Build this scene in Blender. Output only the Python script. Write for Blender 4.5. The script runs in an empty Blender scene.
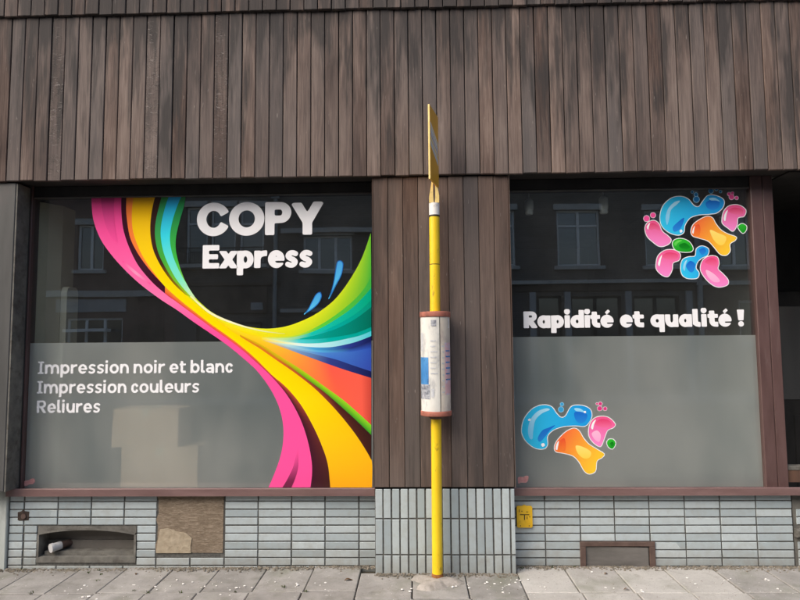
import bpy, bmesh, math, random
import numpy as np
from mathutils import Matrix, Vector
random.seed(7)
rnd = random.Random(11)

# ------------------------------------------------------------------ camera, world, sun, exposure
S = bpy.context.scene
C = S.collection
FPX = 600.0                      # focal length in pixels of the 800 px wide photograph
CAM = Vector((0.0, -4.5, 1.65))
PITCH, YAW, ROLL = math.radians(4.33), math.radians(1.466), math.radians(-0.448)
_r0 = Vector((math.cos(YAW), math.sin(YAW), 0)); _f0 = Vector((-math.sin(YAW), math.cos(YAW), 0)); _u0 = Vector((0, 0, 1))
FWD = _f0 * math.cos(PITCH) + _u0 * math.sin(PITCH)
_u1 = -_f0 * math.sin(PITCH) + _u0 * math.cos(PITCH)
RIGHT = _r0 * math.cos(ROLL) + _u1 * math.sin(ROLL)
UP = -_r0 * math.sin(ROLL) + _u1 * math.cos(ROLL)
cam = bpy.data.cameras.new('camera'); cam.sensor_width = 36; cam.lens = FPX / 800 * 36
cam.clip_start = 0.05; cam.clip_end = 400
camo = bpy.data.objects.new('camera', cam); C.objects.link(camo)
camo.matrix_world = Matrix(((RIGHT.x, UP.x, -FWD.x, CAM.x), (RIGHT.y, UP.y, -FWD.y, CAM.y), (RIGHT.z, UP.z, -FWD.z, CAM.z), (0, 0, 0, 1)))
S.camera = camo

SUN_EL, SUN_AZ = 42, 228          # sun high in the street's hazy sky, behind and left of the camera
W = bpy.data.worlds.new('World'); S.world = W; W.use_nodes = True
nt = W.node_tree; bg = nt.nodes['Background']
sky = nt.nodes.new('ShaderNodeTexSky'); sky.sky_type = 'NISHITA'; sky.sun_disc = False
sky.sun_elevation = math.radians(SUN_EL); sky.sun_rotation = math.radians(SUN_AZ)
sky.air_density = 1.0; sky.dust_density = 5.0; sky.ozone_density = 1.0
nt.links.new(sky.outputs[0], bg.inputs[0]); bg.inputs[1].default_value = 0.12
sun = bpy.data.lights.new('sun', 'SUN'); sun.energy = 1.1; sun.angle = math.radians(75); sun.color = (1.0, 0.96, 0.9)
suno = bpy.data.objects.new('sun', sun); C.objects.link(suno)
_az = math.radians(SUN_AZ); _el = math.radians(SUN_EL)
sdir = Vector((math.sin(_az) * math.cos(_el), math.cos(_az) * math.cos(_el), math.sin(_el)))   # towards the sun
suno.rotation_euler = sdir.to_track_quat('Z', 'Y').to_euler(); suno.location = (0, -8, 20)
S.view_settings.view_transform = 'Standard'; S.view_settings.look = 'None'
S.view_settings.exposure = 1.12; S.view_settings.gamma = 1
S.render.engine = 'CYCLES'
S.cycles.use_denoising = True
S.cycles.max_bounces = 10; S.cycles.transparent_max_bounces = 16; S.cycles.caustics_reflective = False

# ------------------------------------------------------------------ photograph pixel -> point on a plane
def ray(px, py): return RIGHT * ((px - 400) / FPX) - UP * ((py - 300) / FPX) + FWD
def U(px, py, y=0.0):             # point on the vertical plane at depth y
    d = ray(px, py); s = (y - CAM.y) / d.y; return CAM + d * s
def G(px, py, z=0.0):             # point on the ground
    d = ray(px, py); s = (z - CAM.z) / d.z; return CAM + d * s
def X(px, py, y=0.0): return U(px, py, y).x
def Z(px, py, y=0.0): return U(px, py, y).z

def lin(r, g, b):
    f = lambda c: c / 12.92 if c <= .04045 else ((c + .055) / 1.055) ** 2.4
    return (f(r / 255), f(g / 255), f(b / 255), 1)

# ------------------------------------------------------------------ materials
MATS = {}
def newmat(name):
    m = bpy.data.materials.new(name); m.use_nodes = True
    n = m.node_tree.nodes; b = n['Principled BSDF']; MATS[name] = m
    return m, m.node_tree, b
def N(t, kind, **kw):
    n = t.nodes.new('ShaderNode' + kind)
    for k, v in kw.items():
        if k.startswith('i_'):
            key = k[2:]; key = int(key) if key.isdigit() else key
            n.inputs[key].default_value = v
        else: setattr(n, k, v)
    return n
def ramp(t, stops):
    n = t.nodes.new('ShaderNodeValToRGB'); e = n.color_ramp.elements
    while len(e) < len(stops): e.new(0.5)
    for el, (p, c) in zip(e, stops): el.position = p; el.color = c
    return n
def mixc(t, a, b, fac, mode='MIX'):
    n = t.nodes.new('ShaderNodeMix'); n.data_type = 'RGBA'; n.blend_type = mode
    for sock, v in ((n.inputs[6], a), (n.inputs[7], b), (n.inputs[0], fac)):
        if hasattr(v, 'is_output'): t.links.new(v, sock)
        else: sock.default_value = v
    return n.outputs[2]
def mth(t, op, a, b=0.0, clamp=False):
    n = t.nodes.new('ShaderNodeMath'); n.operation = op; n.use_clamp = clamp
    for i, v in enumerate((a, b)):
        if hasattr(v, 'is_output'): t.links.new(v, n.inputs[i])
        else: n.inputs[i].default_value = v
    return n.outputs[0]
def coords(t, scale=(1, 1, 1), random_offset=False, world=False):
    if world: src = N(t, 'NewGeometry').outputs['Position']
    else: src = N(t, 'TexCoord').outputs['Object']
    mp = N(t, 'Mapping'); mp.inputs['Scale'].default_value = scale; t.links.new(src, mp.inputs['Vector'])
    if random_offset:
        oi = N(t, 'ObjectInfo'); cb = N(t, 'CombineXYZ')
        for i, k in enumerate((37.0, 91.0, 53.0)): t.links.new(mth(t, 'MULTIPLY', oi.outputs['Random'], k), cb.inputs[i])
        t.links.new(cb.outputs[0], mp.inputs['Location'])
    return mp.outputs[0]
def noise(t, vec, scale, detail=4, rough=.6, dist=0):
    n = N(t, 'TexNoise'); n.inputs['Scale'].default_value = scale; n.inputs['Detail'].default_value = detail
    n.inputs['Roughness'].default_value = rough; n.inputs['Distortion'].default_value = dist
    t.links.new(vec, n.inputs['Vector']); return n.outputs['Fac']
def mrange(t, v, a, b, c=0., d=1.):
    n = N(t, 'MapRange'); n.inputs[1].default_value = a; n.inputs[2].default_value = b; n.inputs[3].default_value = c; n.inputs[4].default_value = d
    t.links.new(v, n.inputs[0]); return n.outputs[0]
def bump(t, b, h, strength=.3, dist=.01):
    n = N(t, 'Bump'); n.inputs['Strength'].default_value = strength; n.inputs['Distance'].default_value = dist
    t.links.new(h, n.inputs['Height']); t.links.new(n.outputs[0], b.inputs['Normal'])
def seprgb(t, vec, i):
    n = N(t, 'SeparateXYZ'); t.links.new(vec, n.inputs[0]); return n.outputs[i]

def wood_mat(name, stops, stain, top_z=None, rough=.8):
    m, t, b = newmat(name)
    v = coords(t, (1, 1, 1), True); pos = N(t, 'NewGeometry').outputs['Position']
    oi = N(t, 'ObjectInfo').outputs['Random']
    vs = coords(t, (26, 26, 1.1), True)
    grain = noise(t, vs, 3.0, 6, .65, .4)
    blot = noise(t, coords(t, (5, 5, 1.0), True), 1.5, 3, .55)
    tone = mth(t, 'ADD', mth(t, 'MULTIPLY', grain, .70), mth(t, 'MULTIPLY', mth(t, 'SUBTRACT', blot, .18), .55))
    tone = mth(t, 'ADD', tone, mth(t, 'MULTIPLY', mth(t, 'SUBTRACT', oi, .5), .22))
    r = ramp(t, stops); t.links.new(tone, r.inputs[0])
    col = r.outputs[0]
    # hue drift from board to board: greyer or redder
    h2 = noise(t, coords(t, (.6, .6, .35), True), 1.1, 1)
    col = mixc(t, col, (.125, .122, .122, 1), mrange(t, h2, .40, .72, 0, .55))
    # weather stains that run down the boards, world sized
    wp = N(t, 'Mapping'); wp.inputs['Scale'].default_value = (2.2, 1.0, .42); t.links.new(pos, wp.inputs[0])
    st = noise(t, wp.outputs[0], 1.35, 4, .6, .5)
    jag = noise(t, coords(t, (14, 14, 1.1), True), 1.3, 4, .65)
    st = mth(t, 'ADD', st, mth(t, 'MULTIPLY', mth(t, 'SUBTRACT', jag, .5), .85))
    if top_z is not None:
        z = seprgb(t, pos, 2); st = mth(t, 'ADD', st, mrange(t, z, top_z - 1.35, top_z, -.13, .17))
    col = mixc(t, col, (.032, .030, .030, 1), mrange(t, st, .49, .68, 0, stain))
    # pale scuffs and scratches
    sc = noise(t, coords(t, (60, 60, 7), True), 1.6, 2)
    col = mixc(t, col, (.42, .38, .34, 1), mrange(t, sc, .72, .80, 0, .5))
    t.links.new(col, b.inputs['Base Color'])
    b.inputs['Roughness'].default_value = rough; b.inputs['Specular IOR Level'].default_value = .25
    bump(t, b, mth(t, 'ADD', grain, mth(t, 'MULTIPLY', sc, .6)), .35, .004)
    return m
wood_mat('plank_wood', [(.24, (.034, .022, .019, 1)), (.42, (.078, .052, .043, 1)), (.57, (.140, .099, .082, 1)), (.78, (.235, .178, .150, 1))], .82, 4.35)
wood_mat('pillar_wood', [(.15, (.040, .024, .019, 1)), (.40, (.080, .051, .040, 1)), (.60, (.120, .080, .063, 1)), (.85, (.18, .126, .10, 1))], .5)
wood_mat('porch_wood', [(.15, (.06, .03, .018, 1)), (.45, (.12, .06, .035, 1)), (.8, (.2, .10, .06, 1))], .3)

def flaked(name, base):
    m = MATS[base].copy(); m.name = name; MATS[name] = m; t = m.node_tree; b = t.nodes['Principled BSDF']
    old = b.inputs['Base Color'].links[0].from_socket
    n = noise(t, coords(t, (16, 16, 60), True), 1.3, 4, .7, 1.0); k = noise(t, coords(t, (4, 4, 5)), 1.2, 2)
    f = mth(t, 'MULTIPLY', mrange(t, n, .56, .68), mrange(t, k, .40, .58))
    c = mixc(t, old, (.34, .31, .29, 1), mth(t, 'MULTIPLY', f, .7)); n2 = mrange(t, n, .50, .54)
    c = mixc(t, c, (.02, .018, .017, 1), mth(t, 'MULTIPLY', mth(t, 'MULTIPLY', mth(t, 'SUBTRACT', n2, mrange(t, n, .55, .58)), mrange(t, k, .38, .55)), .8, True))
    t.links.new(c, b.inputs['Base Color']); return m
flaked('flaked_wood', 'plank_wood')
def noisy_mat(name, c1, c2, scale=8, rough=.7, bumpk=.2, spec=.3, stretch=(1, 1, 1), rndk=0., detail=5, dirt=None, metal=0.):
    m, t, b = newmat(name)
    v = coords(t, stretch, True); n1 = noise(t, v, scale, detail, .62)
    f = mrange(t, n1, .3, .7)
    if rndk: f = mth(t, 'ADD', f, mth(t, 'MULTIPLY', mth(t, 'SUBTRACT', N(t, 'ObjectInfo').outputs['Random'], .5), rndk), True)
    col = mixc(t, (*c1[:3], 1), (*c2[:3], 1), f)
    if dirt:
        dcol, lo, hi, amt, dscale = dirt
        d = noise(t, coords(t, stretch, True), dscale, 6, .7)
        col = mixc(t, col, (*dcol[:3], 1), mrange(t, d, lo, hi, 0, amt))
    t.links.new(col, b.inputs['Base Color']); b.inputs['Roughness'].default_value = rough
    b.inputs['Specular IOR Level'].default_value = spec; b.inputs['Metallic'].default_value = metal
    if bumpk: bump(t, b, n1, bumpk, .01)
    return m
# glazed wall tiles: small tone drift from tile to tile, splash dirt near the pavement
m, t, b = newmat('glazed_tile')
oi = N(t, 'ObjectInfo').outputs['Random']
col = mixc(t, (.315, .375, .40, 1), (.455, .52, .54, 1), oi)
n1 = noise(t, coords(t, (1, 1, 1), False, True), 14, 6, .7); n2 = noise(t, coords(t, (1, 1, 1), False, True), 3.2, 4)
z = seprgb(t, N(t, 'NewGeometry').outputs['Position'], 2)
dirt = mth(t, 'ADD', mrange(t, z, .0, .20, .55, .04), mth(t, 'MULTIPLY', mth(t, 'SUBTRACT', n1, .5), 1.5))
col = mixc(t, col, (.24, .215, .17, 1), mth(t, 'MULTIPLY', mth(t, 'ADD', dirt, mrange(t, n2, .55, .75, 0, .18), True), .75, True))
t.links.new(col, b.inputs['Base Color']); b.inputs['Roughness'].default_value = .28; b.inputs['Specular IOR Level'].default_value = .4
bump(t, b, noise(t, coords(t, (1, 1, 1), True), 9, 2), .05, .01)
noisy_mat('joint_mortar', (.06, .06, .057), (.13, .13, .12), 40, .95, .5)
noisy_mat('side_pillar_tile', (.36, .40, .38), (.50, .54, .52), 6, .4, .1, .4, (1, 1, .5), 0, 5, ((.16, .15, .12), .5, .75, .6, 5))
noisy_mat('maroon_paint', (.082, .047, .044), (.122, .073, .069), 5, .38, .05, .45, (3, 3, .6), .3, 5, ((.20, .16, .15), .58, .8, .45, 9))
noisy_mat('sill_paint', (.135, .078, .074), (.205, .130, .124), 4, .42, .06, .4, (.6, 3, 3), 0, 5, ((.10, .07, .065), .52, .8, .5, 12))
noisy_mat('dark_paint', (.022, .022, .022), (.045, .043, .042), 5, .6, .08, .3, (1, 1, .4))
noisy_mat('grey_panel', (.055, .056, .055), (.10, .10, .098), 2.5, .5, .05, .35, (2, 2, .35), 0, 4, ((.14, .09, .09), .5, .8, .5, 2))
noisy_mat('soffit_board', (.03, .028, .026), (.05, .045, .042), 6, .8, .1)
noisy_mat('slab_concrete', (.215, .206, .192), (.335, .322, .303), 5, .92, .35, .2, (1, 1, 1), .5, 8, ((.15, .145, .115), .52, .72, .55, 9))
noisy_mat('slab_pale', (.36, .345, .32), (.46, .445, .415), 5, .9, .25, .2, (1, 1, 1), .6, 8, ((.22, .21, .18), .54, .75, .65, 10))
for nm in ('slab_concrete', 'slab_pale'):
    m = MATS[nm]; t = m.node_tree; b = t.nodes['Principled BSDF']; old = b.inputs['Base Color'].links[0].from_socket
    sp = noise(t, coords(t, (1, 1, 1), True), 110, 3, .8); sc = noise(t, coords(t, (1, 1, 1), True), 13, 7, .75); gm = noise(t, coords(t, (1, 1, 1), False, True), 2.4, 4, .6)
    c = mixc(t, old, (.10, .095, .085, 1), mrange(t, sp, .56, .72, 0, .55)); c = mixc(t, c, (.62, .60, .56, 1), mrange(t, sc, .62, .70, 0, .55))
    c = mixc(t, c, (.13, .145, .085, 1), mrange(t, gm, .52, .72, 0, .45)); t.links.new(c, b.inputs['Base Color'])
noisy_mat('joint_sand', (.055, .052, .035), (.13, .115, .085), 30, 1, .8, .1)
noisy_mat('concrete_patch', (.26, .24, .215), (.40, .37, .335), 18, .95, .8, .1, dirt=((.18, .16, .13), .5, .7, .7, 20))
noisy_mat('asphalt', (.04, .04, .042), (.065, .065, .065), 60, .9, .5, .2)
noisy_mat('kerb_stone', (.22, .22, .215), (.32, .32, .31), 12, .85, .3, .2)
noisy_mat('vent_stone', (.10, .098, .09), (.19, .185, .165), 9, .9, .4, .2, dirt=((.07, .06, .05), .5, .7, .8, 14))
noisy_mat('vent_back', (.30, .305, .25), (.46, .46, .38), 6, .85, .2, .2, dirt=((.12, .09, .06), .52, .72, .8, 8))
noisy_mat('pipe_plastic', (.42, .43, .44), (.55, .56, .57), 8, .45, .05, .4, dirt=((.2, .17, .14), .52, .75, .7, 14))
noisy_mat('rust_metal', (.075, .048, .040), (.125, .085, .072), 12, .7, .2, .3, dirt=((.22, .10, .05), .6, .8, .6, 18))
noisy_mat('hatch_metal', (.10, .095, .088), (.17, .16, .15), 7, .6, .15, .4, (.5, 1, 2), 0, 6, ((.22, .20, .18), .6, .8, .5, 22))
noisy_mat('pole_yellow', (.72, .47, .010), (.86, .62, .018), 5, .42, .06, .45, (1, 1, .5), 0, 6, ((.22, .12, .03), .60, .70, .75, 16))
noisy_mat('pale_yellow', (.72, .52, .16), (.82, .64, .26), 14, .5, .1, .4, dirt=((.35, .22, .06), .58, .75, .7, 20))
noisy_mat('sign_yellow', (.68, .33, .02), (.74, .40, .035), 5, .4, .04, .4)
noisy_mat('salmon_red', (.32, .105, .075), (.44, .17, .12), 14, .7, .2, .25, dirt=((.16, .07, .055), .5, .7, .75, 16))
noisy_mat('rust_orange', (.10, .045, .022), (.42, .17, .05), 30, .9, .4, .2)
noisy_mat('tape_white', (.68, .67, .64), (.80, .79, .76), 10, .5, .1, .3, dirt=((.28, .25, .22), .58, .7, .8, 28))
noisy_mat('poster_paper', (.58, .58, .54), (.76, .76, .72), 6, .45, .15, .4, (1, 1, .5), 0, 6, ((.34, .35, .37), .50, .70, .8, 13))
noisy_mat('poster_cream', (.58, .52, .43), (.74, .67, .57), 6, .45, .15, .4, (1, 1, .5), 0, 6, ((.40, .33, .30), .50, .70, .75, 13))
noisy_mat('poster_blue', (.03, .17, .44), (.09, .30, .60), 9, .5, .05, .35, (1, 1, .6), 0, 4, ((.02, .04, .09), .56, .66, .8, 26))
noisy_mat('poster_pink', (.62, .36, .38), (.72, .48, .50), 7, .55, .05, .3, dirt=((.5, .52, .66), .5, .62, .8, 22))
noisy_mat('poster_smudge', (.44, .46, .50), (.60, .62, .63), 40, .6, 0, .3)
noisy_mat('poster_ink', (.05, .06, .09), (.5, .52, .56), 42, .6, 0, .3)
noisy_mat('black_ink', (.012, .011, .010), (.03, .026, .02), 20, .6, 0, .3)
noisy_mat('plate_yellow', (.74, .43, .012), (.82, .52, .03), 12, .45, .1, .4, dirt=((.45, .25, .02), .56, .75, .7, 26))
noisy_mat('sticker_pink', (.62, .22, .20), (.80, .48, .45), 60, .6, 0, .3)
noisy_mat('chip_white', (.55, .53, .50), (.80, .79, .76), 30, .9, .2, .2, rndk=.6)
noisy_mat('dry_leaf', (.07, .04, .022), (.16, .10, .055), 30, .9, .2, .2)
noisy_mat('grit_soil', (.13, .115, .09), (.28, .25, .205), 34, 1, .8, .1, dirt=((.07, .065, .045), .5, .7, .7, 18))
noisy_mat('moss', (.035, .05, .012), (.075, .095, .03), 30, 1, .6, .1)
noisy_mat('hole_dark', (.035, .028, .025), (.085, .065, .055), 30, .95, .6, .1)
noisy_mat('room_wall', (.26, .255, .24), (.32, .315, .30), 2, .9, 0, .2)
noisy_mat('room_floor', (.12, .11, .10), (.17, .16, .145), 4, .7, 0, .2)
noisy_mat('cream_wall', (.58, .51, .38), (.64, .57, .43), 3, .8, .05, .25)
noisy_mat('cream_panel', (.74, .67, .52), (.78, .71, .56), 3, .5, .02, .35)
noisy_mat('cardboard', (.78, .50, .34), (.84, .57, .40), 5, .9, .1, .15, (1, 1, 3))
noisy_mat('lamp_white', (.82, .82, .80), (.86, .86, .84), 5, .4, 0, .4)
m, t, b = newmat('chipboard')          # coarse strand board, exposed where the tiles are gone
v = coords(t, (1, 1, 1)); mp = N(t, 'Mapping'); mp.inputs['Rotation'].default_value = (0, .75, 0); mp.inputs['Scale'].default_value = (10, 10, 42); t.links.new(v, mp.inputs[0])
na = noise(t, mp.outputs[0], 2.2, 5, .7, 1.2); nb = noise(t, v, 7, 3)
r = ramp(t, [(.25, (.075, .054, .038, 1)), (.48, (.19, .147, .104, 1)), (.62, (.29, .235, .175, 1)), (.8, (.44, .37, .29, 1))])
t.links.new(mth(t, 'ADD', mth(t, 'MULTIPLY', na, .8), mth(t, 'MULTIPLY', nb, .25)), r.inputs[0]); t.links.new(r.outputs[0], b.inputs[0])
b.inputs['Roughness'].default_value = .95; bump(t, b, na, .8, .01)
noisy_mat('board_patch', (.30, .25, .18), (.42, .36, .27), 26, .95, .7, .1)

# far side of the street
def brick_mat(name, c1, c2, mortar):
    m, t, b = newmat(name)
    mp = N(t, 'Mapping'); mp.inputs['Rotation'].default_value = (math.radians(90), 0, 0)
    t.links.new(N(t, 'TexCoord').outputs['Object'], mp.inputs[0])
    br = N(t, 'TexBrick'); br.inputs['Scale'].default_value = 1; br.inputs['Brick Width'].default_value = .22; br.inputs['Row Height'].default_value = .07
    br.inputs['Mortar Size'].default_value = .006; br.inputs['Color1'].default_value = (*c1, 1); br.inputs['Color2'].default_value = (*c2, 1); br.inputs['Mortar'].default_value = (*mortar, 1)
    t.links.new(mp.outputs[0], br.inputs['Vector'])
    col = mixc(t, br.outputs[0], (.02, .02, .02, 1), mrange(t, noise(t, coords(t), 1.1, 5), .45, .8, 0, .6))
    t.links.new(col, b.inputs[0]); b.inputs['Roughness'].default_value = .9
brick_mat('brick_brown', (.14, .078, .060), (.19, .105, .08), (.2, .19, .17))
brick_mat('brick_dark', (.10, .082, .072), (.14, .112, .096), (.24, .23, .215))
noisy_mat('render_grey', (.34, .35, .36), (.44, .45, .46), 2, .9, .1, .2)
noisy_mat('render_brown', (.10, .075, .06), (.14, .105, .085), 2, .9, .1, .2)
noisy_mat('stone_trim', (.40, .40, .39), (.52, .52, .50), 5, .85, .1, .2)
noisy_mat('frame_white', (.76, .78, .78), (.82, .84, .84), 5, .5, 0, .3)
noisy_mat('roof_tile', (.06, .05, .046), (.10, .08, .07), 8, .85, .3, .2)
noisy_mat('iron_black', (.02, .02, .02), (.03, .03, .03), 8, .6, 0, .3)
noisy_mat('curtain_white', (.35, .36, .36), (.5, .5, .5), 5, .9, 0, .1, (12, 1, .5))
noisy_mat('zinc_pipe', (.28, .30, .31), (.36, .38, .39), 5, .5, .05, .4)
m, t, b = newmat('far_glass'); b.inputs['Base Color'].default_value = (.05, .058, .065, 1); b.inputs['Roughness'].default_value = .05; b.inputs['IOR'].default_value = 2.3

# shop glass: clear sheet that mirrors a little of the street
m, t, b = newmat('shop_glass'); t.nodes.remove(b)
tr = N(t, 'BsdfTransparent'); tr.inputs[0].default_value = (.90, .93, .92, 1)
gl = N(t, 'BsdfGlossy'); gl.inputs['Roughness'].default_value = .0
gl.inputs['Color'].default_value = (.95, .97, .97, 1)
lw = N(t, 'LayerWeight'); lw.inputs['Blend'].default_value = .5     # 'Facing' is the same from both sides of the sheet
fr = N(t, 'MapRange'); fr.inputs[3].default_value = .125; fr.inputs[4].default_value = 1.0
t.links.new(mth(t, 'POWER', lw.outputs['Facing'], 5.0), fr.inputs[0])
bp = N(t, 'Bump'); bp.inputs['Strength'].default_value = .02; bp.inputs['Distance'].default_value = .02
t.links.new(noise(t, coords(t), 1.6, 1), bp.inputs['Height']); t.links.new(bp.outputs[0], gl.inputs['Normal'])
mx = N(t, 'MixShader'); t.links.new(fr.outputs[0], mx.inputs[0]); t.links.new(tr.outputs[0], mx.inputs[1]); t.links.new(gl.outputs[0], mx.inputs[2])
dv = N(t, 'BsdfDiffuse'); dv.inputs[0].default_value = (.45, .46, .45, 1)
mv = N(t, 'MixShader'); t.links.new(mrange(t, noise(t, coords(t, (1, 1, .7)), 2.2, 5, .7), .3, .75, .006, .022), mv.inputs[0])
t.links.new(mx.outputs[0], mv.inputs[1]); t.links.new(dv.outputs[0], mv.inputs[2])
t.links.new(mv.outputs[0], t.nodes['Material Output'].inputs[0])
# frosted film: milky, blurs what stands behind it
m, t, b = newmat('frosted_film'); t.nodes.remove(b)
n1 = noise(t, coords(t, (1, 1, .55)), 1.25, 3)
dcol = mixc(t, (.092, .111, .111, 1), (.180, .194, .184, 1), mrange(t, n1, .32, .66))  # tall soft mottling puts reflections of the opposite houses into the colour
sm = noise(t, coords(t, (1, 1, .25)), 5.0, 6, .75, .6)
dcol = mixc(t, dcol, (.19, .20, .192, 1), mrange(t, sm, .58, .78, 0, .35))  # pale upright streaks, reflections painted in the same way
df = N(t, 'BsdfDiffuse'); t.links.new(dcol, df.inputs[0])
rf = N(t, 'BsdfRefraction'); rf.inputs['Roughness'].default_value = .42; rf.inputs['IOR'].default_value = 1.10; rf.inputs['Color'].default_value = (.85, .88, .88, 1)
mx = N(t, 'MixShader'); mx.inputs[0].default_value = .78; t.links.new(df.outputs[0], mx.inputs[1]); t.links.new(rf.outputs[0], mx.inputs[2])
ad = N(t, 'AddShader'); t.links.new(mx.outputs[0], ad.inputs[0])
df2 = N(t, 'BsdfDiffuse'); t.links.new(dcol, df2.inputs[0]); t.links.new(df2.outputs[0], ad.inputs[1])
gl = N(t, 'BsdfGlossy'); gl.inputs['Roughness'].default_value = .035; lw = N(t, 'LayerWeight')
mg = N(t, 'MixShader'); t.links.new(mrange(t, mth(t, 'POWER', lw.outputs['Facing'], 5.0), 0, 1, .13, 1), mg.inputs[0])
t.links.new(ad.outputs[0], mg.inputs[1]); t.links.new(gl.outputs[0], mg.inputs[2]); t.links.new(mg.outputs[0], t.nodes['Material Output'].inputs[0])
# printed vinyl: colour comes from a colour attribute, print and painted shade alike
m, t, b = newmat('vinyl_print')
at = N(t, 'VertexColor'); at.layer_name = 'print'; t.links.new(at.outputs[0], b.inputs[0])
b.inputs['Roughness'].default_value = .08; b.inputs['Specular IOR Level'].default_value = .7
noisy_mat('vinyl_white', (.83, .84, .86), (.87, .88, .90), 3, .3, 0, .35)

# ------------------------------------------------------------------ mesh helpers
def tag(o, label=None, cat=None, group=None, kind=None):
    for k, v in (('label', label), ('category', cat), ('group', group), ('kind', kind)):
        if v: o[k] = v
    return o
def link(o, parent=None):
    C.objects.link(o)
    if parent is not None:
        o.parent = parent
        o.matrix_parent_inverse = Matrix.Translation(-world_loc(parent))
    return o
def world_loc(o):
    v = Vector(o.location)
    return v
def empty(name, loc, label, cat, group=None):
    o = bpy.data.objects.new(name, None); o.location = loc; o.empty_display_size = .1; C.objects.link(o)
    return tag(o, label, cat, group)
class MB:
    def __init__(s): s.v = []; s.f = []; s.smooth = []
    def add(s, vs, fs, sm=False):
        o = len(s.v); s.v += [tuple(p) for p in vs]; s.f += [tuple(i + o for i in f) for f in fs]; s.smooth += [sm] * len(fs); return s
    def box(s, x0, x1, y0, y1, z0, z1):
        vs = [(x, y, z) for x in (x0, x1) for y in (y0, y1) for z in (z0, z1)]
        return s.add(vs, [(0, 1, 3, 2), (4, 6, 7, 5), (0, 4, 5, 1), (2, 3, 7, 6), (0, 2, 6, 4), (1, 5, 7, 3)])
    def bbox(s, x0, x1, y0, y1, z0, z1, c=.004):      # box whose four edges round the -y face are chamfered
        vs = [(x0, y1, z0), (x1, y1, z0), (x1, y1, z1), (x0, y1, z1), (x0, y0 + c, z0), (x1, y0 + c, z0), (x1, y0 + c, z1), (x0, y0 + c, z1),
              (x0 + c, y0, z0 + c), (x1 - c, y0, z0 + c), (x1 - c, y0, z1 - c), (x0 + c, y0, z1 - c)]
        fs = [(0, 3, 2, 1), (8, 9, 10, 11)]
        for i in range(4):
            j = (i + 1) % 4; fs += [(i, j, 4 + j, 4 + i), (4 + i, 4 + j, 8 + j, 8 + i)]
        return s.add(vs, fs)
    def slab(s, x0, x1, y0, y1, z0, z1, c=.006):      # box chamfered round its top
        vs = [(x0, y0, z0), (x1, y0, z0), (x1, y1, z0), (x0, y1, z0), (x0, y0, z1 - c), (x1, y0, z1 - c), (x1, y1, z1 - c), (x0, y1, z1 - c),
              (x0 + c, y0 + c, z1), (x1 - c, y0 + c, z1), (x1 - c, y1 - c, z1), (x0 + c, y1 - c, z1)]
        fs = [(0, 3, 2, 1), (8, 9, 10, 11)]
        for i in range(4):
            j = (i + 1) % 4; fs += [(i, j, 4 + j, 4 + i), (4 + i, 4 + j, 8 + j, 8 + i)]
        return s.add(vs, fs)
    def lathe(s, cx, cy, prof, n=32, a0=0, a1=2 * math.pi, cap=True):   # prof: list of (r, z)
        full = abs(a1 - a0 - 2 * math.pi) < 1e-6; m = n if full else n + 1
        vs = [(cx + r * math.cos(a0 + (a1 - a0) * i / n), cy + r * math.sin(a0 + (a1 - a0) * i / n), z) for r, z in prof for i in range(m)]
        fs = []
        for k in range(len(prof) - 1):
            for i in range(n):
                j = (i + 1) % m; fs.append((k * m + i, k * m + j, (k + 1) * m + j, (k + 1) * m + i))
        s.add(vs, fs, True)
        if cap and full:
            for k in (0, len(prof) - 1):
                s.add([vs[k * m + i] for i in range(m)], [tuple(range(m))])
        return s
    def tube(s, p, q, r, n=12, r2=None):
        p = Vector(p); q = Vector(q); d = (q - p).normalized(); a = d.orthogonal().normalized(); b2 = d.cross(a); r2 = r if r2 is None else r2
        vs = [p + (a * math.cos(2 * math.pi * i / n) + b2 * math.sin(2 * math.pi * i / n)) * r for i in range(n)]
        vs += [q + (a * math.cos(2 * math.pi * i / n) + b2 * math.sin(2 * math.pi * i / n)) * r2 for i in range(n)]
        s.add(vs, [(i, (i + 1) % n, n + (i + 1) % n, n + i) for i in range(n)], True)
        s.add(vs[:n], [tuple(range(n))]); return s.add(vs[n:], [tuple(range(n))])
    def extrude_xz(s, pts, y0, y1):                    # closed outline in x,z given thickness in y
        n = len(pts)
        s.add([(p[0], y0, p[1]) for p in pts] + [(p[0], y1, p[1]) for p in pts],
              [tuple(range(n)), tuple(range(2 * n - 1, n - 1, -1))] + [(i, (i + 1) % n, n + (i + 1) % n, n + i) for i in range(n)])
        return s
    def mesh(s, name):
        me = bpy.data.meshes.new(name); me.from_pydata(s.v, [], s.f); me.polygons.foreach_set('use_smooth', s.smooth)
        bm = bmesh.new(); bm.from_mesh(me); bmesh.ops.recalc_face_normals(bm, faces=bm.faces); bm.to_mesh(me); bm.free(); return me
    def build(s, name, mat, parent=None):
        me = s.mesh(name); me.materials.append(MATS[mat]); return link(bpy.data.objects.new(name, me), parent)
def place(name, me, loc, parent=None, rot=(0, 0, 0), scale=(1, 1, 1)):
    o = bpy.data.objects.new(name, me); o.location = loc; o.rotation_euler = rot; o.scale = scale; return link(o, parent)

# ------------------------------------------------------------------ depths of the shop front (metres behind the pillar's face)
Y_UP, Y_TOP = -.030, -.055         # lower and upper rows of the high cladding
Y_TILE, Y_FRAME, Y_GLASS = .150, .165, .200
Z_CLAD = Z(400, 175.2, Y_UP); Z_ROW = Z(400, 7.6, Y_TOP); Z_SILLB = .524; Z_GB = Z(300, 487.5, Y_GLASS)
Z_GT = Z_CLAD + .02
XL = X(8.5, 530, .15); XP0 = X(373.3, 330); XP1 = X(511.6, 330)         # left pillar's edge, middle pillar
XR = X(752, 330, Y_FRAME)
BX0, BX1 = -4.4, 4.6               # ends of the shop front
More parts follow.
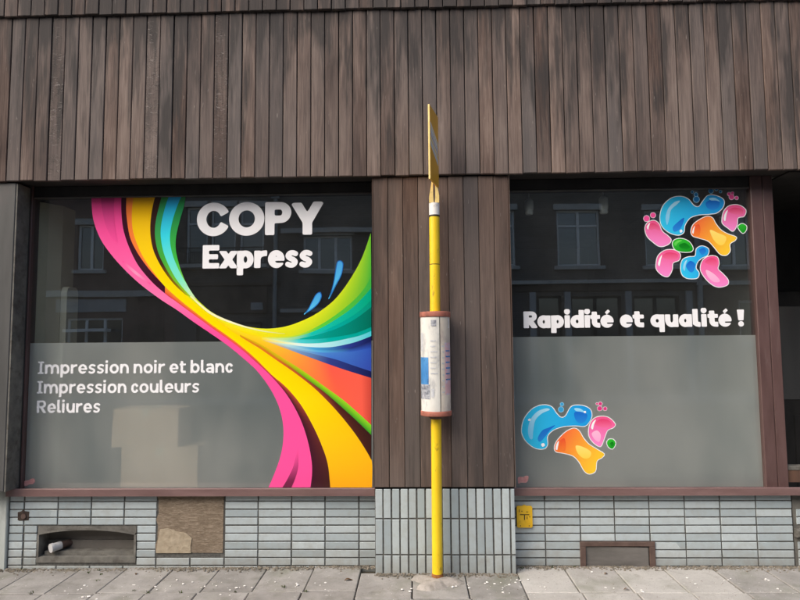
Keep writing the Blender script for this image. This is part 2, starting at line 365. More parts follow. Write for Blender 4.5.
# ================================================================== ground
road = MB().box(-60, 60, -13.2, -1.95, -.6, -.13).build('road', 'asphalt'); tag(road, kind='structure')
far_pav = MB().slab(-60, 60, -15.2, -13.204, -.5, 0, .01).build('far_pavement', 'kerb_stone'); tag(far_pav, kind='structure')
ground = MB().box(-150, 150, -150, 150, -2.0, -.62).build('ground', 'grit_soil'); tag(ground, kind='structure')
bed = MB().box(-12, 12, -1.80, 1.5, -.5, -.046).build('pavement', 'joint_sand'); tag(bed, kind='structure')
kerb_me = MB().slab(-.49, .49, -.07, .07, -.35, 0, .015).mesh('kerb_stone'); kerb_me.materials.append(MATS['kerb_stone'])
for i in range(24): place('kerb_stone', kerb_me, (-11.5 + i, -1.875, .003 * rnd.uniform(-1, 1)), bed)
slabs = {}
def slab(x0, x1, y0, y1, mat, z=0.0):
    g = .004
    me = MB().slab(-(x1 - x0) / 2 + g, (x1 - x0) / 2 - g, -(y1 - y0) / 2 + g, (y1 - y0) / 2 - g, -.06, 0, .005).mesh('paving_slab'); me.materials.append(MATS[mat])
    place('paving_slab', me, ((x0 + x1) / 2, (y0 + y1) / 2, z + rnd.uniform(-.004, .003)), bed, (rnd.uniform(-.006, .006), rnd.uniform(-.006, .006), rnd.uniform(-.008, .008)))
def gz(x): return -.026 * max(0, min(1, (-x - .4) / 2.2)) - .004
zones = [(-4.7, -.42, .345, [-.315], .16, 'slab_concrete'), (-.42, .72, .38, [-.425], .02, 'slab_concrete'), (.72, 4.7, .357, [-.325], .16, 'slab_pale')]
for (a, b_, pitch, first, ytop, mt) in zones:
    n = round((b_ - a) / pitch); xs = [a + (b_ - a) * i / n for i in range(n + 1)]
    ys = [ytop, first[0]]
    while ys[-1] > -1.78: ys.append(max(ys[-1] - .385, -1.80))
    for k in range(len(ys) - 1):
        if ys[k] - ys[k + 1] < .03: continue
        off = 0 if k == 0 else rnd.uniform(-.015, .015)
        for i in range(n):
            xm = (xs[i] + xs[i + 1]) / 2
            mm = mt
            if mt == 'slab_pale' and xm > 2.15: mm = 'slab_concrete'
            slab(xs[i] + (off if i else 0), xs[i + 1] + (off if i < n - 1 else 0), ys[k + 1], ys[k], mm, gz(xm))
def far_slabs():
    for x0, x1 in ((-12, -4.7), (4.7, 12)):
        pass
side_l = MB().box(-12, -4.704, -1.80, .2, -.1, -.02).build('side_pavement', 'slab_concrete', bed)
side_r = MB().box(4.704, 12, -1.80, .2, -.1, -.008).build('side_pavement', 'slab_concrete', bed)

# ================================================================== the shop building
shop = empty('shop_building', (0, .1, 0), 'brown plank-clad shop front with two display windows and pale tiled base', 'building')
# --- high cladding
def plank_mesh(w, h, seed):
    r = random.Random(seed); c = .004; t_ = .028
    mb = MB(); mb.bbox(-w / 2, w / 2, 0, t_, 0, h, c)
    me = mb.mesh('plank'); me.materials.append(MATS['plank_wood']); return me
back = MB().box(BX0, BX1, .01, .24, Z_CLAD + .012, Z_ROW + .02).build('upper_cladding', 'soffit_board', shop)
PW = .1075
x0 = X(12.7, 16, Y_UP) % PW
pm = plank_mesh(PW - .006, Z_ROW + .03 - Z_CLAD, 1)
n = int((BX1 - BX0) / PW)
pmf = pm.copy(); pmf.materials.clear(); pmf.materials.append(MATS['flaked_wood'])
for i in range(n + 1):
    x = BX0 + (x0 - BX0) % PW + (i - .5) * PW
    if x < BX0 or x > BX1: continue
    flk = any(abs(x - X(q_, 100, Y_UP)) < PW * .5 for q_ in (145.5, 226, 52))
    place('plank', pmf if flk else pm, (x, Y_UP + rnd.uniform(-.0025, .0025), Z_CLAD + rnd.uniform(-.004, .004)), back, (0, rnd.uniform(-.0012, .0012), rnd.uniform(-.012, .012)))
back2 = MB().box(BX0, BX1, -.012, .24, Z_ROW + .024, Z_ROW + 1.40).build('top_cladding', 'soffit_board', shop)
pm2 = plank_mesh(PW - .006, 1.34, 2)
for i in range(n + 1):
    x = BX0 + (x0 + .055 - BX0) % PW + (i - .5) * PW
    if x < BX0 or x > BX1: continue
    place('plank', pm2, (x, Y_TOP + rnd.uniform(-.003, .003), Z_ROW + rnd.uniform(-.004, .004)), back2, (0, rnd.uniform(-.0012, .0012), rnd.uniform(-.012, .012)))
MB().box(BX0, BX1, -.09, .24, Z_ROW + 1.402, Z_ROW + 1.60).build('parapet', 'dark_paint', shop)
MB().box(BX0, BX1, .238, 5.5, 3.31, Z_ROW + 1.39).build('upper_storey', 'grey_panel', shop)
MB().box(BX0, BX1, 5.31, 5.5, -.3, 3.308).build('back_wall', 'grey_panel', shop)
# --- middle pillar: nine planks above upright tiles
Z_PT = Z(440, 487.8)
pb = MB().box(XP0 + .004, XP1 - .004, .028, .26, Z_PT - .02, Z_CLAD + .01).build('pillar_cladding', 'dark_paint', shop)
pw = (XP1 - XP0) / 9
pmid = MB().bbox(-pw / 2 + .002, pw / 2 - .002, 0, .027, 0, Z_CLAD - .006 - Z_PT - .004, .003).mesh('plank'); pmid.materials.append(MATS['pillar_wood'])
for i in range(9):
    place('plank', pmid, (XP0 + pw * (i + .5), rnd.uniform(-.002, .002), Z_PT + .004), pb, (0, 0, rnd.uniform(-.012, .012)))
# thin worn metal edges of the pillar
for xx in (XP0 - .006, XP1 + .001): MB().box(xx, xx + .005, -.003, .16, Z_PT, Z_CLAD - .004).build('edge_trim', 'pillar_wood', pb)
# --- tiles
plinth = MB()
ZB = -.06
def tiled(parent, x0, x1, z0, z1, cols, rows, y, skip=lambda a, b, c, d: False, joint=.0098):
    for i in range(len(cols) - 1):
        for k in range(len(rows) - 1):
            a, b2, c, d = cols[i], cols[i + 1], rows[k], rows[k + 1]
            if skip((a + b2) / 2, (c + d) / 2, b2 - a, d - c): continue
            w_, h_ = b2 - a - joint, d - c - joint
            if w_ < .012 or h_ < .008: continue
            key = (round(w_, 3), round(h_, 3))
            if key not in TM:
                me = MB().bbox(-w_ / 2, w_ / 2, 0, .010, -h_ / 2, h_ / 2, .0022).mesh('tile'); me.materials.append(MATS['glazed_tile']); TM[key] = me
            place('tile', TM[key], ((a + b2) / 2 + rnd.uniform(-.001, .001), y + rnd.uniform(-.0012, .0012), (c + d) / 2 + rnd.uniform(-.0008, .0008)), parent, (rnd.uniform(-.008, .008), rnd.uniform(-.004, .004), rnd.uniform(-.008, .008)))
TM = {}
# left base: holes for the arched vent and the missing patch
VX0, VX1 = X(39, 545, Y_TILE), X(134, 545, Y_TILE); VZ0, VZ1 = Z(90, 560, Y_TILE), Z(90, 530, Y_TILE)
CX0, CX1 = X(156.5, 520, Y_TILE), X(224, 520, Y_TILE); CZ0 = Z(190, 553, Y_TILE)
HX0, HX1 = X(580, 553, Y_TILE), X(655, 553, Y_TILE); HZ1 = Z(620, 541.5, Y_TILE)
pitch = Z(200, 513.5, Y_TILE) - Z(200, 521.5, Y_TILE)
rowsL = [Z_SILLB + .008 - pitch * k for k in range(0, 12)][::-1]
rowsL = [z for z in rowsL if z > -.09]
def backing(x0, x1, holes, name):
    # wall core as pieces round the holes
    mb = MB(); xs = sorted({x0, x1, *[h[0] for h in holes], *[h[1] for h in holes]})
    for a, b2 in zip(xs[:-1], xs[1:]):
        zs = [(-.3, Z_SILLB + .03)]
        for h in holes:
            if h[0] <= (a + b2) / 2 <= h[1]:
                nz = []
                for (p, q) in zs:
                    if h[2] > p: nz.append((p, h[2]))
                    if h[3] < q: nz.append((h[3], q))
                zs = nz
        for p, q in zs: mb.box(a, b2, Y_TILE + .006, .42, p, q)
    return mb.build(name, 'joint_mortar', shop)
PL = backing(XL - .003, XP0 + .02, [(VX0 - .03, VX1 + .03, VZ0 - .02, VZ1 + .03)], 'window_base')
colsL = [XL] + [X(p, 530, Y_TILE) for p in (23.3, 57.2, 90.6, 123.7, 156.5, 190.5, 224.5, 258, 291.5, 325, 359)] + [XP0 + .02]
def skipL(x, z, w_, h_):
    if CX0 < x < CX1 and z > CZ0 - .01: return True
    if VX0 - .10 < x < VX1 + .08 and VZ0 - .012 < z < VZ1 + .02: return True
    if abs(x - X(23, 516, Y_TILE)) < .14 and abs(z - Z(23, 516, Y_TILE)) < .012: return True
    return False
tiled(PL, 0, 0, 0, 0, colsL, rowsL, Y_TILE, skipL)
# part tiles either side of the vent and round the small hole
_in = [k for k in range(len(rowsL) - 1) if VZ0 - .012 < (rowsL[k] + rowsL[k + 1]) / 2 < VZ1 + .02]
vzs = rowsL[_in[0]:_in[-1] + 2]
tiled(PL, 0, 0, 0, 0, [X(23.3, 545, Y_TILE), VX0 - .016], vzs, Y_TILE)
tiled(PL, 0, 0, 0, 0, [VX1 + .016, CX0], vzs, Y_TILE)
hx, hz = X(23.6, 515.5, Y_TILE), Z(23.6, 515.5, Y_TILE)
kk = [k for k in range(len(rowsL) - 1) if rowsL[k] < hz < rowsL[k + 1]][0]
hrow = [rowsL[kk], rowsL[kk + 1]]
tiled(PL, 0, 0, 0, 0, [XL, hx - .044], hrow, Y_TILE); tiled(PL, 0, 0, 0, 0, [hx + .044, X(57.2, 530, Y_TILE)], hrow, Y_TILE)
# small broken hole with a pipe stub
MB().extrude_xz([(hx - .044, hz - .034), (hx - .03, hz - .040), (hx + .042, hz - .036), (hx + .046, hz + .03), (hx + .01, hz + .034), (hx - .006, hz + .044), (hx - .018, hz + .032), (hx - .046, hz + .026)], Y_TILE - .002, Y_TILE + .02).build('broken_hole', 'hole_dark', PL)
MB().tube((hx + .004, Y_TILE - .012, hz - .004), (hx + .004, Y_TILE + .01, hz - .004), .019, 12, .022).build('pipe_stub', 'rust_metal', PL)
# bare board where tiles have fallen off
cb_pts = [(CX0 - .004, CZ0 + .005)]
zz = CZ0
jag = [(CX0 + rnd.uniform(-.012, .022), CZ0 + .005 + (Z_SILLB - CZ0) * k / 9) for k in range(1, 10)]
MB().extrude_xz([(CX1 - .006, CZ0), (CX1 - .004, Z_SILLB + .004)] + jag[::-1] + [(CX0 + .002, CZ0 + .004)], Y_TILE + .0015, Y_TILE + .012).build('bare_board', 'chipboard', PL)
px_ = lambda p, q: (X(p, q, Y_TILE), Z(p, q, Y_TILE))
MB().extrude_xz([px_(156, 553), px_(158, 540), px_(160, 529.5), px_(168, 528), px_(176, 531), px_(186, 533), px_(192, 538), px_(190.5, 546), px_(191, 553)], Y_TILE - .003, Y_TILE + .002).build('mortar_patch', 'board_patch', PL)
# arched vent: stone surround, back wall, ledge
mb = MB(); n = 14; arch = []
for i in range(n + 1):
    u_ = i / n; arch.append((VX0 + (VX1 - VX0) * u_, VZ1 - .045 + .045 * math.sin(math.pi * min(1, max(0, .04 + .92 * u_)) ) ** .7))
outer = [(VX0 - .014 + (VX1 - VX0 + .028) * i / n, arch[i][1] + .014) for i in range(n + 1)]
vs = [(x, Y_TILE - .004, z) for x, z in arch] + [(x, Y_TILE - .004, z) for x, z in outer] + [(x, Y_TILE + .22, z) for x, z in arch]
fs = [(i, i + 1, n + 2 + i, n + 1 + i) for i in range(n)] + [(i, 2 * n + 2 + i, 2 * n + 3 + i, i + 1) for i in range(n)]
mb.add(vs, fs)
mb.add([(VX0 - .03, Y_TILE + .001, VZ1 + .031), (VX1 + .03, Y_TILE + .001, VZ1 + .031), (VX1 + .03, Y_TILE + .001, VZ1 - .05), (VX0 - .03, Y_TILE + .001, VZ1 - .05)], [])
mb.box(VX0 - .016, VX0, Y_TILE - .004, Y_TILE + .22, VZ0 - .02, arch[0][1]); mb.box(VX1, VX1 + .016, Y_TILE - .004, Y_TILE + .22, VZ0 - .02, arch[-1][1])
mb.box(VX0, VX1, Y_TILE - .003, Y_TILE + .22, VZ0 - .02, VZ0 + .022)
vent = mb.build('vent_surround', 'vent_stone', PL)
MB().box(VX0 - .02, VX1 + .02, Y_TILE + .16, Y_TILE + .19, VZ0, VZ1 + .03).build('vent_back_wall', 'vent_back', PL)
MB().box(VX0 + .02, VX1, Y_TILE + .04, Y_TILE + .159, VZ0 + .0225, VZ0 + .05).build('vent_ledge', 'vent_stone', PL)
MB().box((VX0 + VX1) / 2 + .04, (VX0 + VX1) / 2 + .052, Y_TILE + .14, Y_TILE + .159, VZ0 + .051, VZ1 + .02).build('vent_rib', 'vent_stone', PL)
fillz = MB()
for i in range(n):   # stone filler above the arch
    x0_, z0_ = outer[i]; x1_, z1_ = outer[i + 1]; zt = VZ1 + .03
    if zt - max(z0_, z1_) > .002: fillz.add([(x0_, Y_TILE + .002, z0_ - .004), (x1_, Y_TILE + .002, z1_ - .004), (x1_, Y_TILE + .002, zt), (x0_, Y_TILE + .002, zt)], [(0, 1, 2, 3)])
if fillz.f: fillz.build('vent_lintel', 'vent_stone', PL)
# right base
PR = backing(XP1 - .02, X(793, 530, Y_TILE), [], 'window_base')
colsR = [XP1 - .02] + [X(p, 530, Y_TILE) for p in (545.3, 580.5, 615, 650, 685.5, 721, 757)] + [X(793, 530, Y_TILE) + .004]
rowsR = rowsL
def skipR(x, z, w_, h_): return HX0 - .02 < x < HX1 - .0 and z < HZ1 - .015
tiled(PR, 0, 0, 0, 0, colsR, rowsR, Y_TILE, skipR)
zs_ = [z for z in rowsR if z < HZ1 + .02]
tiled(PR, 0, 0, 0, 0, [HX1 + .008, X(685.5, 545, Y_TILE)], zs_, Y_TILE)
# metal hatch
mb = MB(); fw_ = .042
mb.bbox(HX0, HX1, Y_TILE - .012, Y_TILE + .006, HZ1 - fw_ * .8, HZ1, .003); mb.bbox(HX0, HX0 + fw_, Y_TILE - .0125, Y_TILE + .0062, -.08, HZ1 - fw_ * .8, .003); mb.bbox(HX1 - fw_, HX1, Y_TILE - .0125, Y_TILE + .0062, -.08, HZ1 - fw_ * .8, .003)
hatch = mb.build('access_hatch', 'rust_metal', PR)
MB().add([(HX0 + fw_ + .001, Y_TILE + .004, -.08), (HX1 - fw_ - .008, Y_TILE - .004, -.08), (HX1 - fw_ - .010, Y_TILE - .004, HZ1 - fw_ * .8 - .010), (HX0 + fw_ + .001, Y_TILE + .004, HZ1 - fw_ * .8 - .002)], [(0, 1, 2, 3)]).build('hatch_plate', 'hatch_metal', PR)
# pillar foot: upright tiles in three courses
PF = MB().box(XP0 + .006, XP1 - .006, .006, .30, -.3, Z_PT - .021).build('pillar_base', 'joint_mortar', shop)
colsP = [XP0 + .004 + (XP1 - XP0 - .008 - .034) * i / 16 for i in range(17)] + [XP1 - .0]
rowsP = [-.06, Z(440, 555), Z(440, 518.8), Z_PT - .004]
tiled(PF, 0, 0, 0, 0, colsP, rowsP, 0.0, joint=.0112)
# --- left pillar: grey panel over tiles
lp = MB()
LPX = X(10.5, 330)
lp.bbox(LPX - .40, LPX, -.004, .30, Z(5, 492), Z_CLAD - .005, .006)
lpo = lp.build('side_pillar', 'grey_panel', shop)
MB().box(LPX + .001, LPX + .012, .0, .30, Z(5, 492), Z_CLAD - .012).build('side_trim', 'vent_stone', lpo)
lf = MB().bbox(LPX - .40, XL - .004, .128, .30, -.2, Z(5, 492) - .002, .006).build('side_pillar_foot', 'side_pillar_tile', shop)
# the jamb between the pillar and the window
JX = X(19.5, 330, Y_FRAME)
MB().box(LPX + .0125, JX, .148, .34, Z_SILLB, Z_CLAD + .011).build('window_jamb', 'dark_paint', shop)
MB().box(BX0, LPX - .41, 0, .26, -.2, Z_CLAD).build('end_wall', 'grey_panel', shop)
# --- windows
SX0, SX1 = XL - .02, XP0 + .0
def display_window(x0, x1, fl, fr_, name_seed):
    """frame of hardwood sections; fl / fr_ widths of the side stiles"""
    mb = MB(); zt = Z_CLAD + .0115; ys, ye = Y_FRAME, .26
    mb.bbox(x0, x0 + fl, ys, ye, Z_SILLB + .03, zt, .004)
    w2 = MB()
    if fr_ > .06:
        mb.bbox(x1 - fr_, x1 - fr_ * .48, ys, ye, Z_SILLB + .03, zt, .005); mb.bbox(x1 - fr_ * .48 + .004, x1, ys + .004, ye, Z_SILLB + .03, zt, .005)
    else: mb.bbox(x1 - fr_, x1, ys, ye, Z_SILLB + .03, zt, .003)
    mb.bbox(x0 + fl, x1 - fr_, ys - .004, ye, Z_GB - .03, Z_GB - .002, .005)       # bottom rail
    fo = mb.build('display_window', 'maroon_paint', shop)
    gx0, gx1 = x0 + fl - .01, x1 - fr_ + .01
    MB().bbox(x0 + fl + .0005, x1 - fr_ - .0005, ys + .012, ye, zt - .085, zt, .006).build('window_head', 'dark_paint', fo)
    MB().bbox(x0 + fl + .0005, x1 - fr_ - .0005, ys + .010, ye - .01, zt - .097, zt - .0855, .003).build('glazing_bead', 'grey_panel', fo)
    MB().box(gx0, gx1, Y_GLASS, Y_GLASS + .003, Z_GB - .012, zt - .045).build('glass_pane', 'shop_glass', fo)
    return fo, gx0 + .01, gx1 - .01
JW = X(27.5, 330, Y_FRAME) - JX
wl, glx0, glx1 = display_window(JX, XP0 + .01, JW, .012, 1)
XWR1 = X(782, 487, Y_FRAME); FRW = X(782, 487, Y_FRAME) - X(765.5, 487, Y_FRAME)
XWR1 = X(769, 330, Y_FRAME); FRW = X(769, 330, Y_FRAME) - X(752, 330, Y_FRAME)
FRW = .225 if FRW < .1 else FRW
wr, grx0, grx1 = display_window(XP1 - .012, X(758, 330, Y_FRAME) + .172, .02, .172, 2)
XWR1 = X(758, 330, Y_FRAME) + .172
def sill(x0, x1, parent):
    mb = MB(); y0, y1 = .095, Y_FRAME + .02; zt, zb = Z_GB - .036, Z_SILLB
    pts = [(y0, zb), (y0, zb + .052), (y0 + .006, zb + .058), (y1, zt), (y1, zb + .012), (y0 + .02, zb + .01), (y0 + .018, zb)]
    n = len(pts)
    mb.add([(x0, y, z) for y, z in pts] + [(x1, y, z) for y, z in pts], [tuple(range(n)), tuple(range(2 * n - 1, n - 1, -1))] + [(i, (i + 1) % n, n + (i + 1) % n, n + i) for i in range(n)])
    return mb.build('window_sill', 'sill_paint', parent)
sill(XL + .004, XP0 - .002, wl); sill(XP1 + .004, X(800, 497, .1) + .12, wr)
FZ_L = Z(150, 342.2, Y_GLASS); FZ_R = Z(640, 336, Y_GLASS)
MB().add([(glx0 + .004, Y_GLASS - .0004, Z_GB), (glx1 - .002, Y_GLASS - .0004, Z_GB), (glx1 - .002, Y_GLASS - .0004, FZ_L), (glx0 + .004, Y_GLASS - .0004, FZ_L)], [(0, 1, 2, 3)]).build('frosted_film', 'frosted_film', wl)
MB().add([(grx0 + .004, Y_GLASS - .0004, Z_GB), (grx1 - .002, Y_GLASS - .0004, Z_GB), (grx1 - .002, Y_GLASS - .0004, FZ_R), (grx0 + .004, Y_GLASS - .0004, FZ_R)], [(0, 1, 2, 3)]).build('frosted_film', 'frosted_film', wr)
# --- soffit behind the cladding and the porch on the right
MB().box(XWR1 + .06, BX1, .05, 1.9, Z_CLAD - .0, Z_CLAD + .0115).build('porch_ceiling', 'soffit_board', shop)
pd = MB().box(XWR1 + .05, BX1, 1.5, 1.58, 0, Z_CLAD - .002).build('porch_wall', 'dark_paint', shop)
dr = MB(); 
dr.bbox(XWR1 + .35, XWR1 + 1.25, 1.46, 1.499, .0, 2.15, .006); dr.bbox(XWR1 + .45, XWR1 + .75, 1.45, 1.4595, .2, .95, .006); dr.bbox(XWR1 + .85, XWR1 + 1.15, 1.45, 1.4595, .2, .95, .006)
door = dr.build('porch_door', 'dark_paint', shop)
MB().box(XWR1 + .47, XWR1 + 1.13, 1.452, 1.4592, 1.1, 2.0).build('door_glass', 'far_glass', door)
MB().box(BX1 - .3, BX1, .0, 1.5, -.2, Z_CLAD - .002).build('end_wall', 'grey_panel', shop)
# low front of the porch: brown boards on a short tiled stub
pz = Z(795, 490, .16)
QX = X(793, 530, Y_TILE)
st = MB().box(XWR1 + .005, BX1 - .31, .19, .25, Z_SILLB + .075, Z(795, 470, .2)).build('porch_board', 'porch_wood', shop)
MB().bbox(XWR1 + .006, BX1 - .31, .185, .26, Z(795, 470, .2) + .001, Z(795, 466, .2), .003).build('porch_rail', 'vent_stone', shop)
PS = MB().box(QX + .012, BX1 - .31, Y_TILE + .012, .34, -.2, Z_SILLB - .002).build('porch_base', 'vent_stone', shop)
tiled(PS, 0, 0, 0, 0, [QX + .03, QX + .29, QX + .55, QX + .81], [z for z in rowsL if z < .42 and z > -.09], Y_TILE + .004, lambda x, z, a, b: .17 < z < .31)
MB().bbox(QX + .012, QX + .75, Y_TILE - .03, Y_TILE + .01, .21, .27, .01).build('porch_ledge', 'vent_stone', PS)

# ================================================================== inside the shop
def interior():
    x0, x1, y0, y1, z0, z1 = BX0 + .3, XWR1 + .0, .27, 5.2, .15, 3.2
    for nm, b6, mt in (('interior_floor', (x0, x1, y0, y1, z0 - .1, z0), 'room_floor'), ('interior_ceiling', (x0, x1, y0, y1, z1, z1 + .1), 'room_wall'),
                       ('interior_back_wall', (x0, x1, y1, y1 + .1, z0 - .1, z1 + .1), 'room_wall'), ('interior_left_wall', (x0 - .1, x0, y0, y1 + .1, z0 - .1, z1 + .1), 'room_wall'),
                       ('interior_right_wall', (x1 + .004, x1 + .044, y0 - .005, y1 + .1, z0 - .1, z1 + .1), 'room_wall')):
        tag(MB().box(*b6).build(nm, mt), kind='structure')
    tag(MB().box(x0, x1, .28, .95, z0 + .002, Z_GB - .03).build('display_ledge', 'room_floor'), kind='structure')
    cx = glx0 + .0
    mb = MB(); pts = [(cx - .4, .262), (cx - .004, .262), (cx + .10, .42), (cx + .10, .60), (cx - .4, .60)]; n = len(pts)
    mb.add([(x, y, Z_GB - .028) for x, y in pts] + [(x, y, Z(40, 203, .3)) for x, y in pts], [tuple(range(n)), tuple(range(2 * n - 1, n - 1, -1))] + [(i, (i + 1) % n, n + (i + 1) % n, n + i) for i in range(n)])
    tag(mb.build('interior_pier', 'cream_wall'), kind='structure')
interior()
pn = MB(); c0 = glx0 + .102
zt = Z(55, 288, .55); pts = [(q_ - .025, z_) for q_, z_ in [(.45, Z_GB - .028), (.62, Z_GB - .028), (.62, zt - .05), (.605, zt - .012), (.58, zt), (.49, zt), (.465, zt - .012), (.45, zt - .05)]]
n = len(pts); pn.add([(c0, y, z) for y, z in pts] + [(c0 + .05, y, z) for y, z in pts], [tuple(range(n)), tuple(range(2 * n - 1, n - 1, -1))] + [(i, (i + 1) % n, n + (i + 1) % n, n + i) for i in range(n)])
po = pn.build('display_panel', 'cream_panel'); tag(po, 'tall cream panel with rounded top behind the glass at the far left', 'panel')
def carton(px0, px1, pz0, pz1, y, label):
    a, b2 = X(px0, 450, y), X(px1, 450, y); z0, z1 = pz0, pz1
    e = empty('cardboard_box', ((a + b2) / 2, y + .15, z0), label, 'box', 'cardboard boxes behind the frosted film')
    MB().box(a, b2, y, y + .32, z0, z1).build('box_body', 'cardboard', e)
    MB().box((a + b2) / 2 - .025, (a + b2) / 2 + .025, y - .001, y + .321, z1 - .06, z1 + .001).build('tape', 'cream_panel', e)
YB = .262
zmid = Z(150, 447, YB)
carton(122, 198, Z_GB - .028, zmid - .002, YB, 'lower beige cardboard box blurred behind the frosted left window')
carton(112, 178, zmid, Z(150, 409, YB), YB, 'upper beige cardboard box blurred behind the frosted left window')
def pendant(px, py_top, py0, py1, y, label):
    x = X(px, (py0 + py1) / 2, y); z0, z1 = Z(px, py1, y), Z(px, py0, y)
    e = empty('hanging_spotlight', (x, y, z0), label, 'lamp', 'spotlights hanging behind the right window')
    MB().lathe(x, y, [(.018, z0), (.034, z0 + .005), (.036, z0 + .03), (.036, z1 - .02), (.02, z1)], 20).build('lamp_body', 'lamp_white', e)
    MB().tube((x, y, z1 - .002), (x, y, 3.2), .006, 8).build('stem', 'lamp_white', e)
    MB().lathe(x, y, [(.028, z0 - .03), (.034, z0 - .014), (.028, z0 + .004)], 16).build('bulb', 'lamp_white', e)
pendant(529, 188, 199, 211, .36, 'white hanging spotlight behind the right window, nearest the pillar')
pendant(603.5, 188, 196, 210, .36, 'white hanging spotlight behind the right window, above the slogan')

# ================================================================== vinyl on the glass
YD = Y_GLASS - .0018
def glyph_fields(ch, Wd, w, xh, xs, ys, heavy):
    """signed field of one letter on the grid (negative inside); cap height 1, box width Wd"""
    Xg, Yg = np.meshgrid(xs, ys)
    def box(x0, x1, y0, y1): return np.maximum(np.abs(Xg - (x0 + x1) / 2) - (x1 - x0) / 2, np.abs(Yg - (y0 + y1) / 2) - (y1 - y0) / 2)
    def ell(cx, cy, rx, ry): return (np.hypot((Xg - cx) / rx, (Yg - cy) / ry) - 1) * min(rx, ry)
    def ring(x0, x1, y0, y1, sw=w, swy=None):
        cx, cy, rx, ry = (x0 + x1) / 2, (y0 + y1) / 2, (x1 - x0) / 2, (y1 - y0) / 2; swy = swy or sw * .88
        return np.maximum(ell(cx, cy, rx, ry), -ell(cx, cy, max(rx - sw, .03), max(ry - swy, .03)))
    def half(nx, ny, px, py): return (Xg - px) * nx + (Yg - py) * ny      # keep where negative
    def seg(x0, y0, x1, y1, sw=w, rnd_=False):
        dx, dy = x1 - x0, y1 - y0; L = math.hypot(dx, dy); ux, uy = dx / L, dy / L
        a = (Xg - x0) * ux + (Yg - y0) * uy; b = np.abs((Xg - x0) * uy - (Yg - y0) * ux)
        if rnd_: a = np.clip(a, 0, L); return np.hypot(Xg - x0 - a * ux, Yg - y0 - a * uy) - sw / 2
        return np.maximum(b - sw / 2, np.abs(a - L / 2) - L / 2)
    def stroke(pts, sw):
        P = catmull(pts, 8); f = None
        for p, q in zip(P[:-1], P[1:]):
            g = seg(p[0], p[1], q[0], q[1], sw, True); f = g if f is None else np.minimum(f, g)
        return f
    mn, mxm = lambda *a: np.minimum.reduce(a), lambda *a: np.maximum.reduce(a)
    H = xh; asc = 1.04 if not heavy else 1.06; dsc = -.30
    if ch == 'C':
        f = ring(0, Wd * 1.04, -.01, 1.01); cx = Wd * .52
        return mxm(f, -mxm(half(-.55, 1, cx, .46), half(-.55, -1, cx, .54)))
    if ch == 'O': return ring(0, Wd, -.01, 1.01)
    if ch == 'P':
        b = ring(Wd - .62 / 1 * 1.0 if False else Wd - .66, Wd, .36, 1.0, w * .95, w * .8)
        return mn(box(0, w, 0, 1), mxm(b, half(-1, 0, Wd - .33, 0)), box(w * .5, Wd - .32, 1 - w * .8, 1), box(w * .5, Wd - .32, .36, .36 + w * .8))
    if ch == 'R':
        b = ring(Wd - .62 - .03, Wd - .03, .40, 1.0, w * .95, w * .75)
        return mn(box(0, w, 0, 1), mxm(b, half(-1, 0, Wd - .34, 0)), box(w * .5, Wd - .33, 1 - w * .75, 1), box(w * .5, Wd - .33, .40, .40 + w * .75),
                  mxm(seg(Wd * .42, .5, Wd - w * .42, -.04, w * 1.02), box(-.1, Wd + .2, 0, 1)))
    if ch == 'Y':
        c = Wd * .5
        return mn(box(c - w / 2, c + w / 2, 0, .5), mxm(seg(c, .40, Wd - w * .42, 1.03, w), box(-.2, Wd + .2, 0, 1.0)), mxm(seg(c, .40, w * .42, 1.0, w), box(-.2, Wd + .2, 0, .97)))
    if ch == 'E': return mn(box(0, w, 0, 1), box(0, Wd, 1 - w * .85, 1), box(0, Wd, 0, w * .85), box(0, Wd * .93, .5 - w * .4, .5 + w * .4))
    if ch == 'I':
        c = Wd / 2; return mn(box(c - w / 2, c + w / 2, 0, 1), box(0, Wd, 1 - w * .62, 1), box(0, Wd, 0, w * .62))
    if ch == 'o': return ring(0, Wd, -.012, H + .012)
    if ch == 'c':
        f = ring(0, Wd * 1.06, -.012, H + .012); return mxm(f, -mxm(half(-.62, 1, Wd * .5, H * .47), half(-.62, -1, Wd * .5, H * .53)))
    if ch in 'eé':
        f = ring(0, Wd, -.012, H + .012); bw = w * .62; yb = H * .40
        f = mn(f, box(w * .5, Wd - w * .45, yb, yb + bw))
        f = mxm(f, -box(Wd * .5, Wd * 1.2, yb - (.085 if heavy else .12), yb))
        if ch == 'é': f = mn(f, seg(Wd * .42, H + .09, Wd * .68, H + .27, w * .55))
        return f
    if ch == 'a':
        if heavy: return mn(ring(0, Wd - .02, -.012, H + .012), box(Wd - w, Wd, 0, H))
        return mn(stroke([(w * .7, H - w * .62), (Wd * .5, H - w * .46), (Wd - w * .75, H - w * .75), (Wd - w * .5, H * .5), (Wd - w * .5, w * .2)], w * .95), box(Wd - w, Wd, 0, H * .6), ring(0, Wd - w * .2, -.012, H * .60, w * .9))
    if ch == 'd': return mn(ring(0, Wd - .02, -.012, H + .012), box(Wd - w, Wd, 0, asc))
    if ch == 'b': return mn(ring(.02, Wd, -.012, H + .012), box(0, w, 0, asc))
    if ch == 'q': return mn(ring(0, Wd - .02, -.012, H + .012), box(Wd - w, Wd, dsc, H))
    if ch == 'p': return mn(ring(.02, Wd, -.012, H + .012), box(0, w, dsc, H))
    if ch == 'u':
        return mn(mxm(ring(0, Wd - .01, -.012, H * 1.1), half(0, 1, 0, H * .5)), box(0, w, H * .48, H), box(Wd - w, Wd, 0, H))
    if ch == 'n': return mn(mxm(ring(.01, Wd, -H * .1, H + .012), half(0, -1, 0, H * .5)), box(0, w, 0, H), box(Wd - w, Wd, 0, H * .52))
